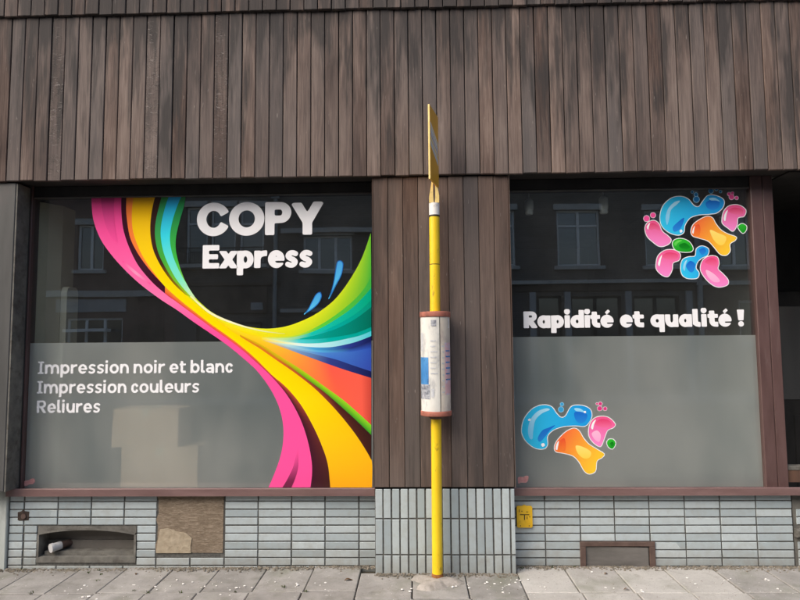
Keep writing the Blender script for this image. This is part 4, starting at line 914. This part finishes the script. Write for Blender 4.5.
paint_blob(r2, pb2([(78, 260), (95, 190), (150, 125), (215, 100), (275, 110), (310, 155), (340, 182), (370, 172), (400, 120), (430, 102), (490, 105), (535, 130), (545, 175), (520, 225), (490, 242), (430, 238), (350, 245), (285, 270), (250, 310), (250, 365), (225, 392), (170, 388), (115, 350), (85, 305)]), 'blue', 2,
           [('dark', pb2([(430, 150), (470, 145), (515, 165), (500, 210), (465, 222), (435, 195)])), ('dark', pb2([(185, 320), (215, 270), (260, 250), (300, 235), (265, 270), (235, 310), (200, 345)])), ('light', pb2([(120, 270), (135, 200), (180, 145), (240, 122), (265, 132), (215, 155), (170, 200), (155, 270), (150, 325), (130, 320)])), ('light', pb2([(430, 122), (470, 125), (500, 150), (470, 145), (440, 140)])), ('white', pb2([(208, 360), (225, 355), (232, 370), (216, 378)])), ('white', pb2([(492, 142), (504, 140), (506, 152), (494, 152)])), ('white', pb2([(120, 196), (134, 190), (136, 204), (124, 206)]))])
paint_blob(r2, pb2([(297, 375), (320, 330), (370, 280), (425, 255), (460, 272), (490, 320), (525, 360), (580, 395), (627, 425), (615, 450), (580, 475), (570, 540), (530, 560), (495, 540), (460, 480), (420, 440), (360, 422), (305, 410)]), 'orange', 2,
           [('dark', pb2([(306, 380), (325, 345), (360, 320), (372, 360), (365, 408), (325, 405)])), ('light', pb2([(440, 370), (500, 385), (540, 415), (530, 450), (490, 455), (450, 420)])), ('white', pb2([(303, 390), (312, 355), (326, 340), (320, 375), (314, 400)]))])
paint_blob(r2, pb2([(525, 300), (530, 235), (560, 190), (610, 175), (660, 185), (700, 225), (690, 250), (650, 270), (630, 320), (610, 370), (590, 375), (550, 345)]), 'pink', 2, [('dark', pb2([(565, 225), (600, 195), (655, 200), (680, 235), (650, 250), (600, 245)])), ('light', pb2([(545, 290), (580, 270), (605, 300), (595, 345), (565, 330)])), ('white', pb2([(540, 250), (552, 215), (572, 198), (560, 230), (552, 262)]))])
paint_blob(r2, pb2([(645, 350), (660, 328), (690, 330), (704, 355), (692, 385), (675, 392), (655, 378)]), 'green', 2, [('dark', pb2([(668, 355), (685, 345), (692, 365), (678, 375)]))])
for x, y, r_, c in ((340, 130, 2.6, 0), (346, 95, 1.7, 0), (598, 123, 2.4, 1), (602, 92, 1.9, 1), (634, 125, 1.9, 1), (580, 92, 1.1, 1)): dot(r2, *B(x, y), r_, K['pinkd'] if c else lin(60, 160, 214), 2)
# little price-sticker remains in the lower corners
def sticker(pts, label):
    o = MB().extrude_xz([(gp(*p).x, gp(*p).z) for p in pts], YD - .0004, YD + .0004).build('sticker', 'sticker_pink'); tag(o, label, 'sticker', 'torn pink stickers')
sticker([(p[0] + 4.5, p[1]) for p in [(19.5, 481.5), (22, 480.2), (24, 480.4), (27, 478.5), (30, 478.6), (30.6, 481.8), (28.5, 484.2), (25, 484.4), (22, 486.2), (20, 486)]], 'torn pink sticker in the lower left corner of the left window')
sticker([(517.6, 477.6), (520, 476.6), (523, 477.2), (526, 475.6), (528.6, 476.2), (528.2, 480), (526.4, 482.8), (521, 482.6), (518.4, 484)], 'torn pink sticker in the lower left corner of the right window')

# ================================================================== bus stop
def bus_stop():
    y = -.155
    bp_ = G(437.5, 579.5, 0); x = bp_.x; y = bp_.y
    e = empty('bus_stop_post', (x, y, 0), 'yellow bus stop post with timetable drum and edge-on flag sign', 'bus stop')
    r = .0375
    zt = Z(434.5, 217, y); tilt = X(434.3, 217, y) - x
    sh = lambda z: x + tilt * z / zt
    # pole as slightly leaning tube with weathered joint
    zj = Z(436, 265, y)
    MB().tube((x, y, .012), (sh(zj), y, zj), r, 28).build('pole', 'pole_yellow', e)
    MB().tube((sh(zj + .006), y, zj + .006), (sh(zt), y, zt), r, 28).build('pole', 'pole_yellow', e)
    MB().tube((sh(zj - .004), y, zj - .004), (sh(zj + .010), y, zj + .010), r - .003, 20).build('pole_joint', 'rust_metal', e)
    MB().tube((sh(zt), y, zt), (sh(zt + .012), y, zt + .012), r + .002, 28).build('collar', 'black_ink', e)
    z1 = Z(434, 203.5, y); MB().tube((sh(zt + .012), y, zt + .012), (sh(z1), y, z1), r + .001, 28).build('tape_band', 'tape_white', e)
    # fork: the tube flattens into two cheeks that clamp the flag
    zf = Z(434, 186, y)
    for s in (-1, 1):
        xo = sh(z1); w0, w1 = .033, .011
        pts = [(xo + s * .004, z1), (xo + s * (r - .002), z1), (xo + s * (r - .001), z1 + .05), (xo + s * .018, zf + .03), (xo + s * .008, zf + .035), (xo + s * .008, z1 + .06)]
        MB().extrude_xz(pts, y - .030, y + .030).build('fork', 'pale_yellow', e)
    MB().box(sh(z1) - .010, sh(z1) + .010, y - .026, y + .026, z1 - .01, zf).build('fork_core', 'rust_metal', e)
    # flag, nearly edge on
    near = U(429.3, 145, y - .24); far = U(437.6, 145, y + .012)
    zb, ztop = Z(433, 184, y - .1), Z(429.3, 104.5, y - .24)
    d = Vector((near.x - far.x, near.y - far.y, 0)); L = d.length; d.normalize(); nrm = Vector((-d.y, d.x, 0)); hb = .006
    def quad(u0, u1, za, zb_, off, mat, name, parent):
        pp = [far + d * u + nrm * o for u, o in ((u0, off - hb), (u1, off - hb), (u1, off + hb), (u0, off + hb))]
        mb = MB(); mb.add([(p.x, p.y, za) for p in pp] + [(p.x, p.y, zb_) for p in pp], [(0, 1, 2, 3), (4, 7, 6, 5), (0, 4, 5, 1), (1, 5, 6, 2), (2, 6, 7, 3), (3, 7, 4, 0)]); return mb.build(name, mat, parent)
    fl = quad(0, L, zb, ztop, 0, 'sign_yellow', 'flag_sign', e)
    quad(L + .001, L + .006, zb - .001, ztop + .001, 0, 'pale_yellow', 'flag_edge', fl)
    # printed panel in the middle of the flag (both faces)
    for s in (-1, 1):
        H_ = ztop - zb
        for a, b2, mat, o in ((.38, .70, 'tape_white', .0006), (.41, .43, 'poster_smudge', .0012), (.46, .50, 'pale_yellow', .0012), (.53, .545, 'salmon_red', .0012), (.57, .60, 'poster_smudge', .0012), (.64, .66, 'pale_yellow', .0012)):
            off = s * (hb + o); pts = []
            for u, z in ((.02, zb + H_ * a - .045), (L - .01, zb + H_ * a + .045), (L - .01, zb + H_ * b2 + .045), (.02, zb + H_ * b2 - .045)):
                p = far + d * u + nrm * off; pts.append((p.x, p.y, z))
            MB().add(pts, [(0, 1, 2, 3)]).build('flag_print', mat, fl)
    # timetable drum
    zd0, zd1 = Z(436, 416.5, y - .115), Z(436, 311.5, y - .115); xc = sh((zd0 + zd1) / 2); R_ = .106
    dr = MB().lathe(xc, y, [(R_, zd0 + .03), (R_, zd1 - .035)], 64).build('timetable_drum', 'poster_paper', e)
    for za, zb_ in ((zd1 - .036, zd1 + .002), (zd0 - .004, zd0 + .031)):
        MB().lathe(xc, y, [(.03, za), (R_ + .004, za), (R_ + .006, za + .005), (R_ + .006, zb_ - .005), (R_ + .004, zb_), (.03, zb_ + (.006 if za > 1.5 else 0))], 64).build('drum_ring', 'salmon_red', dr)
    MB().lathe(xc, y, [(.04, zd0 - .03), (.06, zd0 - .012)], 32).build('drum_hub', 'rust_metal', dr)
    def patch(a0, a1, fa, fb, mat, name, off=.0012):
        H_ = zd1 - zd0; MB().lathe(xc, y, [(R_ + off, zd0 + H_ * fa), (R_ + off, zd0 + H_ * fb)], 14, math.radians(a0), math.radians(a1), False).build(name, mat, dr)
    patch(284, 286.5, .04, .95, 'black_ink', 'drum_seam', .003)
    patch(286.6, 352, .045, .945, 'poster_cream', 'poster', .001)
    patch(188, 240, .30, .56, 'poster_blue', 'poster', .0016)
    patch(188, 246, .16, .30, 'poster_ink', 'poster', .0016)
    patch(306, 346, .20, .30, 'poster_pink', 'poster', .0022)
    patch(306, 346, .30, .70, 'poster_pink', 'poster', .0018)
    patch(252, 272, .86, .92, 'poster_ink', 'poster', .0022)
    for k_ in range(7): patch(248, 276 - (k_ * 7) % 9, .40 + k_ * .052, .412 + k_ * .052, 'poster_smudge', 'print_line', .0020)
    for k_ in range(9): patch(292 + (k_ * 5) % 4, 303, .22 + k_ * .055, .232 + k_ * .055, 'poster_smudge', 'print_line', .0024)
    for k_ in range(6): patch(310, 342 - (k_ * 11) % 7, .34 + k_ * .055, .352 + k_ * .055, 'poster_blue', 'print_line', .0028)
    patch(196, 214, .62, .80, 'poster_smudge', 'poster', .0018); patch(250, 262, .18, .26, 'poster_smudge', 'poster', .0018)
    patch(326, 334, .84, .94, 'tape_white', 'poster', .003)
    # rusty foot
    MB().lathe(x, y, [(r + .012, -.004), (r + .010, .012), (r + .003, .03), (r + .001, .045)], 28).build('rust_foot', 'rust_orange', e)
    # lump of broken concrete round the foot
    mb = MB(); n = 22; vs = [(x + .0, y - .05, .022)]; r2_ = random.Random(5)
    for k_, (f, z) in enumerate(((.45, .026), (.78, .016), (1.0, -.012))):
        for i in range(n):
            a = 2 * math.pi * i / n; rr = f * (.135 + .05 * math.sin(a * 3 + 1) + r2_.uniform(-.025, .025))
            vs.append((x - .02 + rr * 1.25 * math.cos(a), y - .06 + rr * .85 * math.sin(a), z + r2_.uniform(-.005, .005)))
    fs = [(0, 1 + i, 1 + (i + 1) % n) for i in range(n)]
    for k_ in range(2): fs += [(1 + k_ * n + i, 1 + (k_ + 1) * n + i, 1 + (k_ + 1) * n + (i + 1) % n, 1 + k_ * n + (i + 1) % n) for i in range(n)]
    mb.add(vs, fs, True); o = mb.build('concrete_footing', 'concrete_patch'); tag(o, kind='structure')
bus_stop()

# ================================================================== small things
def marker_plate():
    a, b2 = X(516.5, 516, Y_TILE), X(532, 516, Y_TILE); z0, z1 = Z(524, 527, Y_TILE), Z(524, 505.5, Y_TILE); y1 = Y_TILE - .003; y0 = y1 - .014
    e = empty('marker_plate', ((a + b2) / 2, y1, z0), 'small yellow utility marker plate on the tiles beside the pillar', 'sign')
    c = .008; pts = [(a + c, z0), (b2 - c, z0), (b2, z0 + c), (b2, z1 - c), (b2 - c, z1), ((a + b2) / 2 + .012, z1), ((a + b2) / 2 + .008, z1 + .007), ((a + b2) / 2 - .008, z1 + .007), ((a + b2) / 2 - .012, z1), (a + c, z1), (a, z1 - c), (a, z0 + c)]
    MB().extrude_xz(pts, y0, y1).build('plate', 'plate_yellow', e)
    MB().box(a - .006, a - .0005, y0 + .004, y1 + .001, z0 + .01, z1 - .01).build('shadow_strip', 'black_ink', e)  # solid black strip stands in for the shadow beside the plate
    w_, h_ = b2 - a, z1 - z0
    def ink(u0, u1, v0, v1): MB().box(a + w_ * u0, a + w_ * u1, y0 - .0012, y0 + .001, z0 + h_ * v0, z0 + h_ * v1).build('mark', 'black_ink', e)
    ink(.2, .8, .585, .62); ink(.46, .52, .36, .585); ink(.14, .18, .72, .84); ink(.30, .36, .74, .78); ink(.60, .74, .72, .745); ink(.64, .68, .44, .52); ink(.80, .85, .48, .52); ink(.62, .68, .40, .43)
    for u_ in (.22, .78):
        for v_ in (.09,): MB().tube((a + w_ * u_, y0 - .002, z0 + h_ * v_), (a + w_ * u_, y0 + .001, z0 + h_ * v_), .004, 10).build('screw', 'rust_metal', e)
marker_plate()
# pipe in the vent
pv = empty('drain_pipe', (X(58, 548, Y_TILE), Y_TILE + .05, VZ0 + .05), 'grey plastic pipe end sticking out of the arched vent', 'pipe')
pA = U(50.5, 548.3, Y_TILE + .005); pB = Vector((pA.x + .10, Y_TILE + .158, pA.z + .006))
MB().tube(pA + (pB - pA) * .32, pB, .026, 24).build('tube', 'rust_metal', pv)
MB().tube(pA + (pB - pA) * .10, pA + (pB - pA) * .42, .031, 24).build('coupling', 'pipe_plastic', pv)
MB().tube(pA, pA + (pB - pA) * .11, .034, 24).build('cap', 'pipe_plastic', pv)
# litter: pale crumbs, dry leaves, grit along the wall, weeds in the joints
def scatter(name, n, mat, fn, label, cat, size, flat=.35, seed=1):
    r = random.Random(seed); mb = MB()
    for _ in range(n):
        x, y, z = fn(r); s = r.uniform(*size); a0 = r.uniform(0, 6.28); m_ = r.randint(5, 7)
        ring = [(x + s * r.uniform(.6, 1.1) * math.cos(a0 + 6.283 * i / m_), y + s * r.uniform(.45, .9) * math.sin(a0 + 6.283 * i / m_), z) for i in range(m_)]
        top = [(x + (p[0] - x) * .7, y + (p[1] - y) * .7, z + s * flat * r.uniform(.6, 1.2)) for p in ring]
        mb.add(ring + top, [tuple(range(m_, 2 * m_))] + [(i, (i + 1) % m_, m_ + (i + 1) % m_, m_ + i) for i in range(m_)])
    o = mb.build(name, mat); tag(o, label, cat, kind='stuff'); return o
def onp(lo, hi, y0, y1):
    def f(r):
        x = r.uniform(lo, hi); return (x, r.uniform(y0, y1), gz(x) + .001)
    return f
spots = [(20, 586), (74, 588), (95, 586), (125, 586), (160, 586), (197, 587), (205, 591), (215, 584), (230, 591), (238, 592), (277, 583), (272, 590), (279, 590), (321, 584), (357, 589), (300, 586), (330, 592), (245, 587), (188, 580), (476, 583), (503, 582), (508, 590), (522, 582), (460, 588), (540, 590), (410, 590), (590, 575), (608, 590), (688, 583), (730, 582), (725, 581), (582, 582), (640, 594), (766, 580), (782, 591), (85, 594), (45, 590)]
def spotf(r):
    p = r.choice(spots); g = G(p[0] + r.gauss(0, 5.5), p[1] + r.gauss(0, 2.0), -.01); return (g.x, min(g.y, .13), gz(g.x) + .002)
scatter('plaster_crumbs', 90, 'chip_white', spotf, 'pale plaster crumbs scattered on the pavement', 'debris', (.003, .014), .35, 3)
scatter('plaster_dust', 420, 'chip_white', onp(-3.4, 3.4, -.6, .14), 'tiny pale grit on the pavement', 'debris', (.0012, .004), .5, 4)
scatter('dark_grit', 500, 'dry_leaf', onp(-3.4, 3.4, -.6, .14), 'tiny dark grit on the pavement', 'debris', (.001, .0036), .5, 6)
def wallline(r):
    x = r.uniform(-3.3, 3.4); yw = 0 if XP0 < x < XP1 else .15
    return (x, yw - abs(r.gauss(0, .034)) - .002, gz(x) + .0)
scatter('wall_grit', 3200, 'grit_soil', wallline, 'earth and grit gathered along the foot of the wall', 'grit', (.003, .012), .6, 8)
def leaf(px, py, label, s=.03, a=0.):
    g = G(px, py, -.006); mb = MB(); n = 7; z = gz(g.x) + .004
    top, bot = [], []
    for i in range(n):
        u_ = i / (n - 1); w_ = math.sin(math.pi * min(1, u_ * .95 + .03)) ** .8 * .42; c_, s_ = math.cos(a), math.sin(a)
        for sg, lst in ((1, top), (-1, bot)):
            lx, ly = (u_ - .5) * 2 * s, sg * w_ * s; lst.append((g.x + lx * c_ - ly * s_, g.y + lx * s_ + ly * c_, z + .010 * abs(sg * w_) + .006 * math.sin(u_ * 5)))
    mb.add(top + bot, [(i, i + 1, n + i + 1, n + i) for i in range(n - 1)])
    o = mb.build('dry_leaf', 'dry_leaf'); tag(o, label, 'leaf', 'dry leaves on the pavement')
leaf(349, 580.5, 'curled brown dry leaf below the left window near the pillar', .035, .4)
leaf(136, 572, 'small dark dry leaf at the wall below the bare board', .022, 2.0)
leaf(627, 590.5, 'dark dry leaf on the pale slab below the hatch', .022, .1)
leaf(606, 574.5, 'small dark leaf lying at the foot of the hatch', .02, .8)
def weeds():
    r = random.Random(9); mb = MB()
    spots_ = [(X(98, 565, .1), .10), (X(96, 565, .1) - .03, .06), (X(20, 565, .1), .12), (X(104, 570, .05), .02), (1.0, .125), (.77, .10), (X(576, 565, .1), .13)] + [(r.uniform(-3, -.5), -.315 + r.uniform(-.012, .012)) for _ in range(7)] + [(-3.0 + .345 * r.randint(0, 7) , r.uniform(-.3, .1)) for _ in range(3)]
    for x, y in spots_:
        for _ in range(r.randint(5, 9)):
            a = r.uniform(0, 6.28); L = r.uniform(.006, .020); h = r.uniform(.004, .018); w_ = .0028; z = gz(x) - .002
            px2, py2 = x + r.uniform(-.012, .012), y + r.uniform(-.01, .01); dx, dy = math.cos(a), math.sin(a)
            mb.add([(px2 - dy * w_, py2 + dx * w_, z), (px2 + dy * w_, py2 - dx * w_, z), (px2 + dx * L * .6 + dy * w_, py2 + dy * L * .6 - dx * w_, z + h), (px2 + dx * L, py2 + dy * L, z + h * .8), (px2 + dx * L * .6 - dy * w_, py2 + dy * L * .6 + dx * w_, z + h)], [(0, 1, 2, 4), (4, 2, 3)])
    o = mb.build('joint_weeds', 'moss'); tag(o, 'small weeds and moss in the pavement joints', 'weeds', kind='stuff')
weeds()

# ================================================================== the houses across the street (seen mirrored in the glass)
YO = -15.2
def UR(px, py): return U(px, py, 2 * Y_GLASS - YO)      # mirrored pixel -> x, z on the opposite house fronts
def far_house(x0, x1, h, wall_mat, label, wins, bands, shop_items, name='terraced_house'):
    e = empty(name, ((x0 + x1) / 2, YO, 0), label, 'house', 'houses across the street')
    holes = [(a, b2, c, d) for (a, b2, c, d, *_r) in wins]
    mb = MB(); xs = sorted({x0, x1, *[v for q in holes for v in q[:2]]})
    for a, b2 in zip(xs[:-1], xs[1:]):
        zs = [(-.1, h)]
        for q in holes:
            if q[0] <= (a + b2) / 2 <= q[1]:
                nz = []
                for (p, s) in zs:
                    if q[3] <= p or q[2] >= s: nz.append((p, s)); continue
                    if q[2] > p: nz.append((p, q[2]))
                    if q[3] < s: nz.append((q[3], s))
                zs = nz
        for p, q in zs: mb.box(a, b2, YO - .35, YO, p, q)
    mb.box(x0, x1, YO - 8, YO - 7.7, -.1, h); mb.box(x0, x0 + .2, YO - 7.7, YO - .35, -.1, h); mb.box(x1 - .2, x1, YO - 7.7, YO - .35, -.1, h)
    mb.build('wall', wall_mat, e)
    rf = MB(); rf.add([(x0, YO + .25, h), (x1, YO + .25, h), (x1, YO - 4, h + 2.6), (x0, YO - 4, h + 2.6), (x0, YO - 8.2, h), (x1, YO - 8.2, h)], [(0, 1, 2, 3), (3, 2, 5, 4), (0, 3, 4), (1, 5, 2), (0, 4, 5, 1)])
    ro = rf.build('roof', 'roof_tile', e)
    MB().box(x0 + .6, x0 + 1.1, YO - 4.3, YO - 3.7, h + 2.2, h + 3.5).build('chimney', 'brick_brown', ro)
    for (a, b2, c, d, kind, nm) in wins:
        f = MB(); t_ = .07; y0, y1 = YO - .16, YO - .09
        f.box(a, a + t_, y0, y1, c, d); f.box(b2 - t_, b2, y0, y1, c, d); f.box(a + t_, b2 - t_, y0, y1, c, c + t_); f.box(a + t_, b2 - t_, y0, y1, d - t_, d)
        for k_ in range(1, nm): m_ = a + (b2 - a) * k_ / nm; f.box(m_ - .045, m_ + .045, y0 + .002, y1 - .002, c + t_, d - t_)
        if kind == 'transom':
            zt_ = c + (d - c) * .72
            for k_ in range(nm):
                u0 = a + (b2 - a) * k_ / nm + .05; u1 = a + (b2 - a) * (k_ + 1) / nm - .05; f.box(u0, u1, y0 + .004, y1 - .004, zt_ - .035, zt_ + .035)
        fo = f.build('window', 'frame_white' if kind != 'dark' else 'iron_black', e)
        MB().box(a + .02, b2 - .02, YO - .15, YO - .14, c + .02, d - .02).build('pane', 'far_glass', fo)
        if c > 2.5:
            MB().box(a - .12, b2 + .12, YO - .1, YO + .10, c - .12, c - .002).build('sill', 'stone_trim', fo)
            MB().box(a - .10, b2 + .10, YO + .001, YO + .05, d + .002, d + .20).build('lintel', 'stone_trim', fo)
    for (z0, z1, dep, mat) in bands: MB().box(x0 + .01, x1 - .01, YO + .001, YO + dep, z0, z1).build('cornice', mat, e)
    for (a, b2, c, d, dep, mat, nm) in shop_items: MB().box(a, b2, YO + .001, YO + dep, c, d).build(nm, mat, e)
    return e
def rwin(px0, px1, py_t, py_b, kind, nm):
    a, b2 = UR(px0, (py_t + py_b) / 2).x, UR(px1, (py_t + py_b) / 2).x; return (a, b2, UR((px0 + px1) / 2, py_b).z, UR((px0 + px1) / 2, py_t).z, kind, nm)
hx = lambda p: UR(p, 280).x
rz = lambda p, q: UR(p, q).z
# A
a0, a1 = hx(-70), hx(176)
far_house(a0, a1, 9.2, 'brick_brown', 'brown brick house across the street with a grey shop front, mirrored at left', [rwin(77.5, 104, 225, 270, 'plain', 2), rwin(10, 36, 225, 270, 'plain', 2), rwin(131, 158, 225, 270, 'plain', 2), rwin(66, 122, 318, 346, 'plain', 3)],
          [(rz(80, 297), rz(80, 291), .16, 'stone_trim'), (8.9, 9.2, .3, 'stone_trim')],
          [(hx(58), hx(127), rz(90, 312), rz(90, 299), .06, 'render_grey', 'shop_fascia'), (hx(70), hx(112), rz(90, 332), rz(90, 329), .35, 'frame_white', 'awning_rail'), (hx(20), hx(48), .02, 2.3, .05, 'iron_black', 'door'), (hx(135), hx(165), .02, 2.4, .05, 'render_brown', 'door')])
# B
b0, b1 = hx(176), hx(281)
zt_, zb_ = 207, 266
eB = far_house(b0, b1, 9.6, 'brick_dark', 'dark house across the street with tall white windows and a balcony rail', [rwin(186, 208, zt_, zb_, 'transom', 1), rwin(211, 236, zt_, zb_, 'transom', 1), rwin(240, 264, zt_, zb_, 'transom', 1), rwin(196, 262, 322, 346, 'dark', 3)],
          [(rz(230, 286), rz(230, 283), .10, 'render_brown'), (9.3, 9.6, .3, 'stone_trim')],
          [(hx(184), hx(268), rz(230, 313), rz(230, 289), .12, 'render_brown', 'shop_fascia'), (hx(252), hx(264), rz(255, 310), rz(255, 303), .13, 'render_grey', 'fascia_badge')])
mb = MB(); bz0, bz1 = rz(196, 265), rz(196, 249)
mb.box(hx(182), hx(267), YO + .30, YO + .33, bz1 - .03, bz1); mb.box(hx(182), hx(267), YO + .301, YO + .329, bz0, bz0 + .03)
for i in range(40): x = hx(182) + (hx(267) - hx(182)) * (i + .5) / 40; mb.box(x - .008, x + .008, YO + .305, YO + .325, bz0 + .03, bz1 - .03)
mb.build('balcony_rail', 'iron_black', eB); MB().box(hx(180), hx(269), YO + .001, YO + .36, bz0 - .14, bz0 - .01).build('balcony_slab', 'stone_trim', eB)
MB().tube((hx(275.5), YO + .07, 0), (hx(275.5), YO + .07, 9.3), .07, 12).build('downpipe', 'zinc_pipe', eB)
MB().box(hx(271.5), hx(279), YO + .002, YO + .16, rz(275, 199), rz(275, 190)).build('rain_head', 'zinc_pipe', eB)
# C
c0_, c1_ = hx(281), hx(440)
far_house(c0_, c1_, 9.0, 'brick_dark', 'dark brick house across the street with one broad white window', [rwin(303, 352, 236, 270, 'plain', 3), rwin(386, 420, 230, 270, 'plain', 2), rwin(300, 350, 322, 346, 'plain', 2)],
          [(rz(330, 312), rz(330, 308.5), .12, 'stone_trim'), (rz(330, 233.5), rz(330, 229), .2, 'stone_trim'), (8.7, 9.0, .3, 'stone_trim')], [(hx(370), hx(395), .02, 2.4, .05, 'porch_wood', 'door')])
# D
d0, d1 = hx(440), hx(694)
far_house(d0, d1, 9.4, 'brick_dark', 'dark brick house across the street, mirrored behind the slogan', [rwin(557, 600, 210, 266, 'transom', 2), rwin(480, 515, 210, 266, 'transom', 2), rwin(645, 682, 210, 266, 'transom', 2), rwin(538, 562, 296, 340, 'dark', 1), rwin(571, 622, 296, 345, 'dark', 2), rwin(634, 680, 296, 345, 'dark', 2)],
          [(rz(580, 284), rz(580, 280.5), .22, 'stone_trim'), (rz(580, 291), rz(580, 285), .08, 'render_brown'), (9.1, 9.4, .3, 'stone_trim')],
          [(hx(p), hx(p + 6), 0.02, rz(580, 292), .10, 'render_grey', 'pilaster') for p in (529, 563.5, 624, 684)])
# E
e0, e1 = hx(694), hx(900)
eE = far_house(e0, e1, 8.8, 'brick_brown', 'brown brick house across the street at the right end', [rwin(720, 750, 215, 266, 'plain', 2), rwin(790, 820, 215, 266, 'plain', 2), rwin(740, 790, 300, 345, 'plain', 3)],
          [(rz(730, 285), rz(730, 281), .14, 'stone_trim'), (8.5, 8.8, .3, 'stone_trim')], [(hx(702), hx(728), .02, rz(715, 298), .06, 'porch_wood', 'door')])
MB().tube((hx(698), YO + .08, 0), (hx(698), YO + .08, 8.5), .09, 12).build('downpipe', 'zinc_pipe', eE)

# the row goes on past both ends of the view
far_house(hx(-340), hx(-70), 9.4, 'brick_dark', 'dark brick house across the street at the left end', [rwin(-300, -270, 215, 266, 'plain', 2), rwin(-220, -190, 215, 266, 'plain', 2), rwin(-140, -110, 215, 266, 'plain', 2), rwin(-280, -200, 300, 345, 'dark', 3)],
          [(rz(-200, 292), rz(-200, 288), .14, 'stone_trim'), (9.1, 9.4, .3, 'stone_trim')], [(hx(-150), hx(-120), .02, 2.4, .06, 'porch_wood', 'door')])
far_house(hx(900), hx(1180), 9.2, 'brick_dark', 'dark brick house across the street beyond the right end', [rwin(940, 970, 215, 266, 'plain', 2), rwin(1020, 1050, 215, 266, 'plain', 2), rwin(1100, 1130, 215, 266, 'plain', 2), rwin(1010, 1080, 300, 345, 'dark', 3)],
          [(rz(1000, 292), rz(1000, 288), .14, 'stone_trim'), (8.9, 9.2, .3, 'stone_trim')], [(hx(940), hx(970), .02, 2.4, .06, 'porch_wood', 'door')])
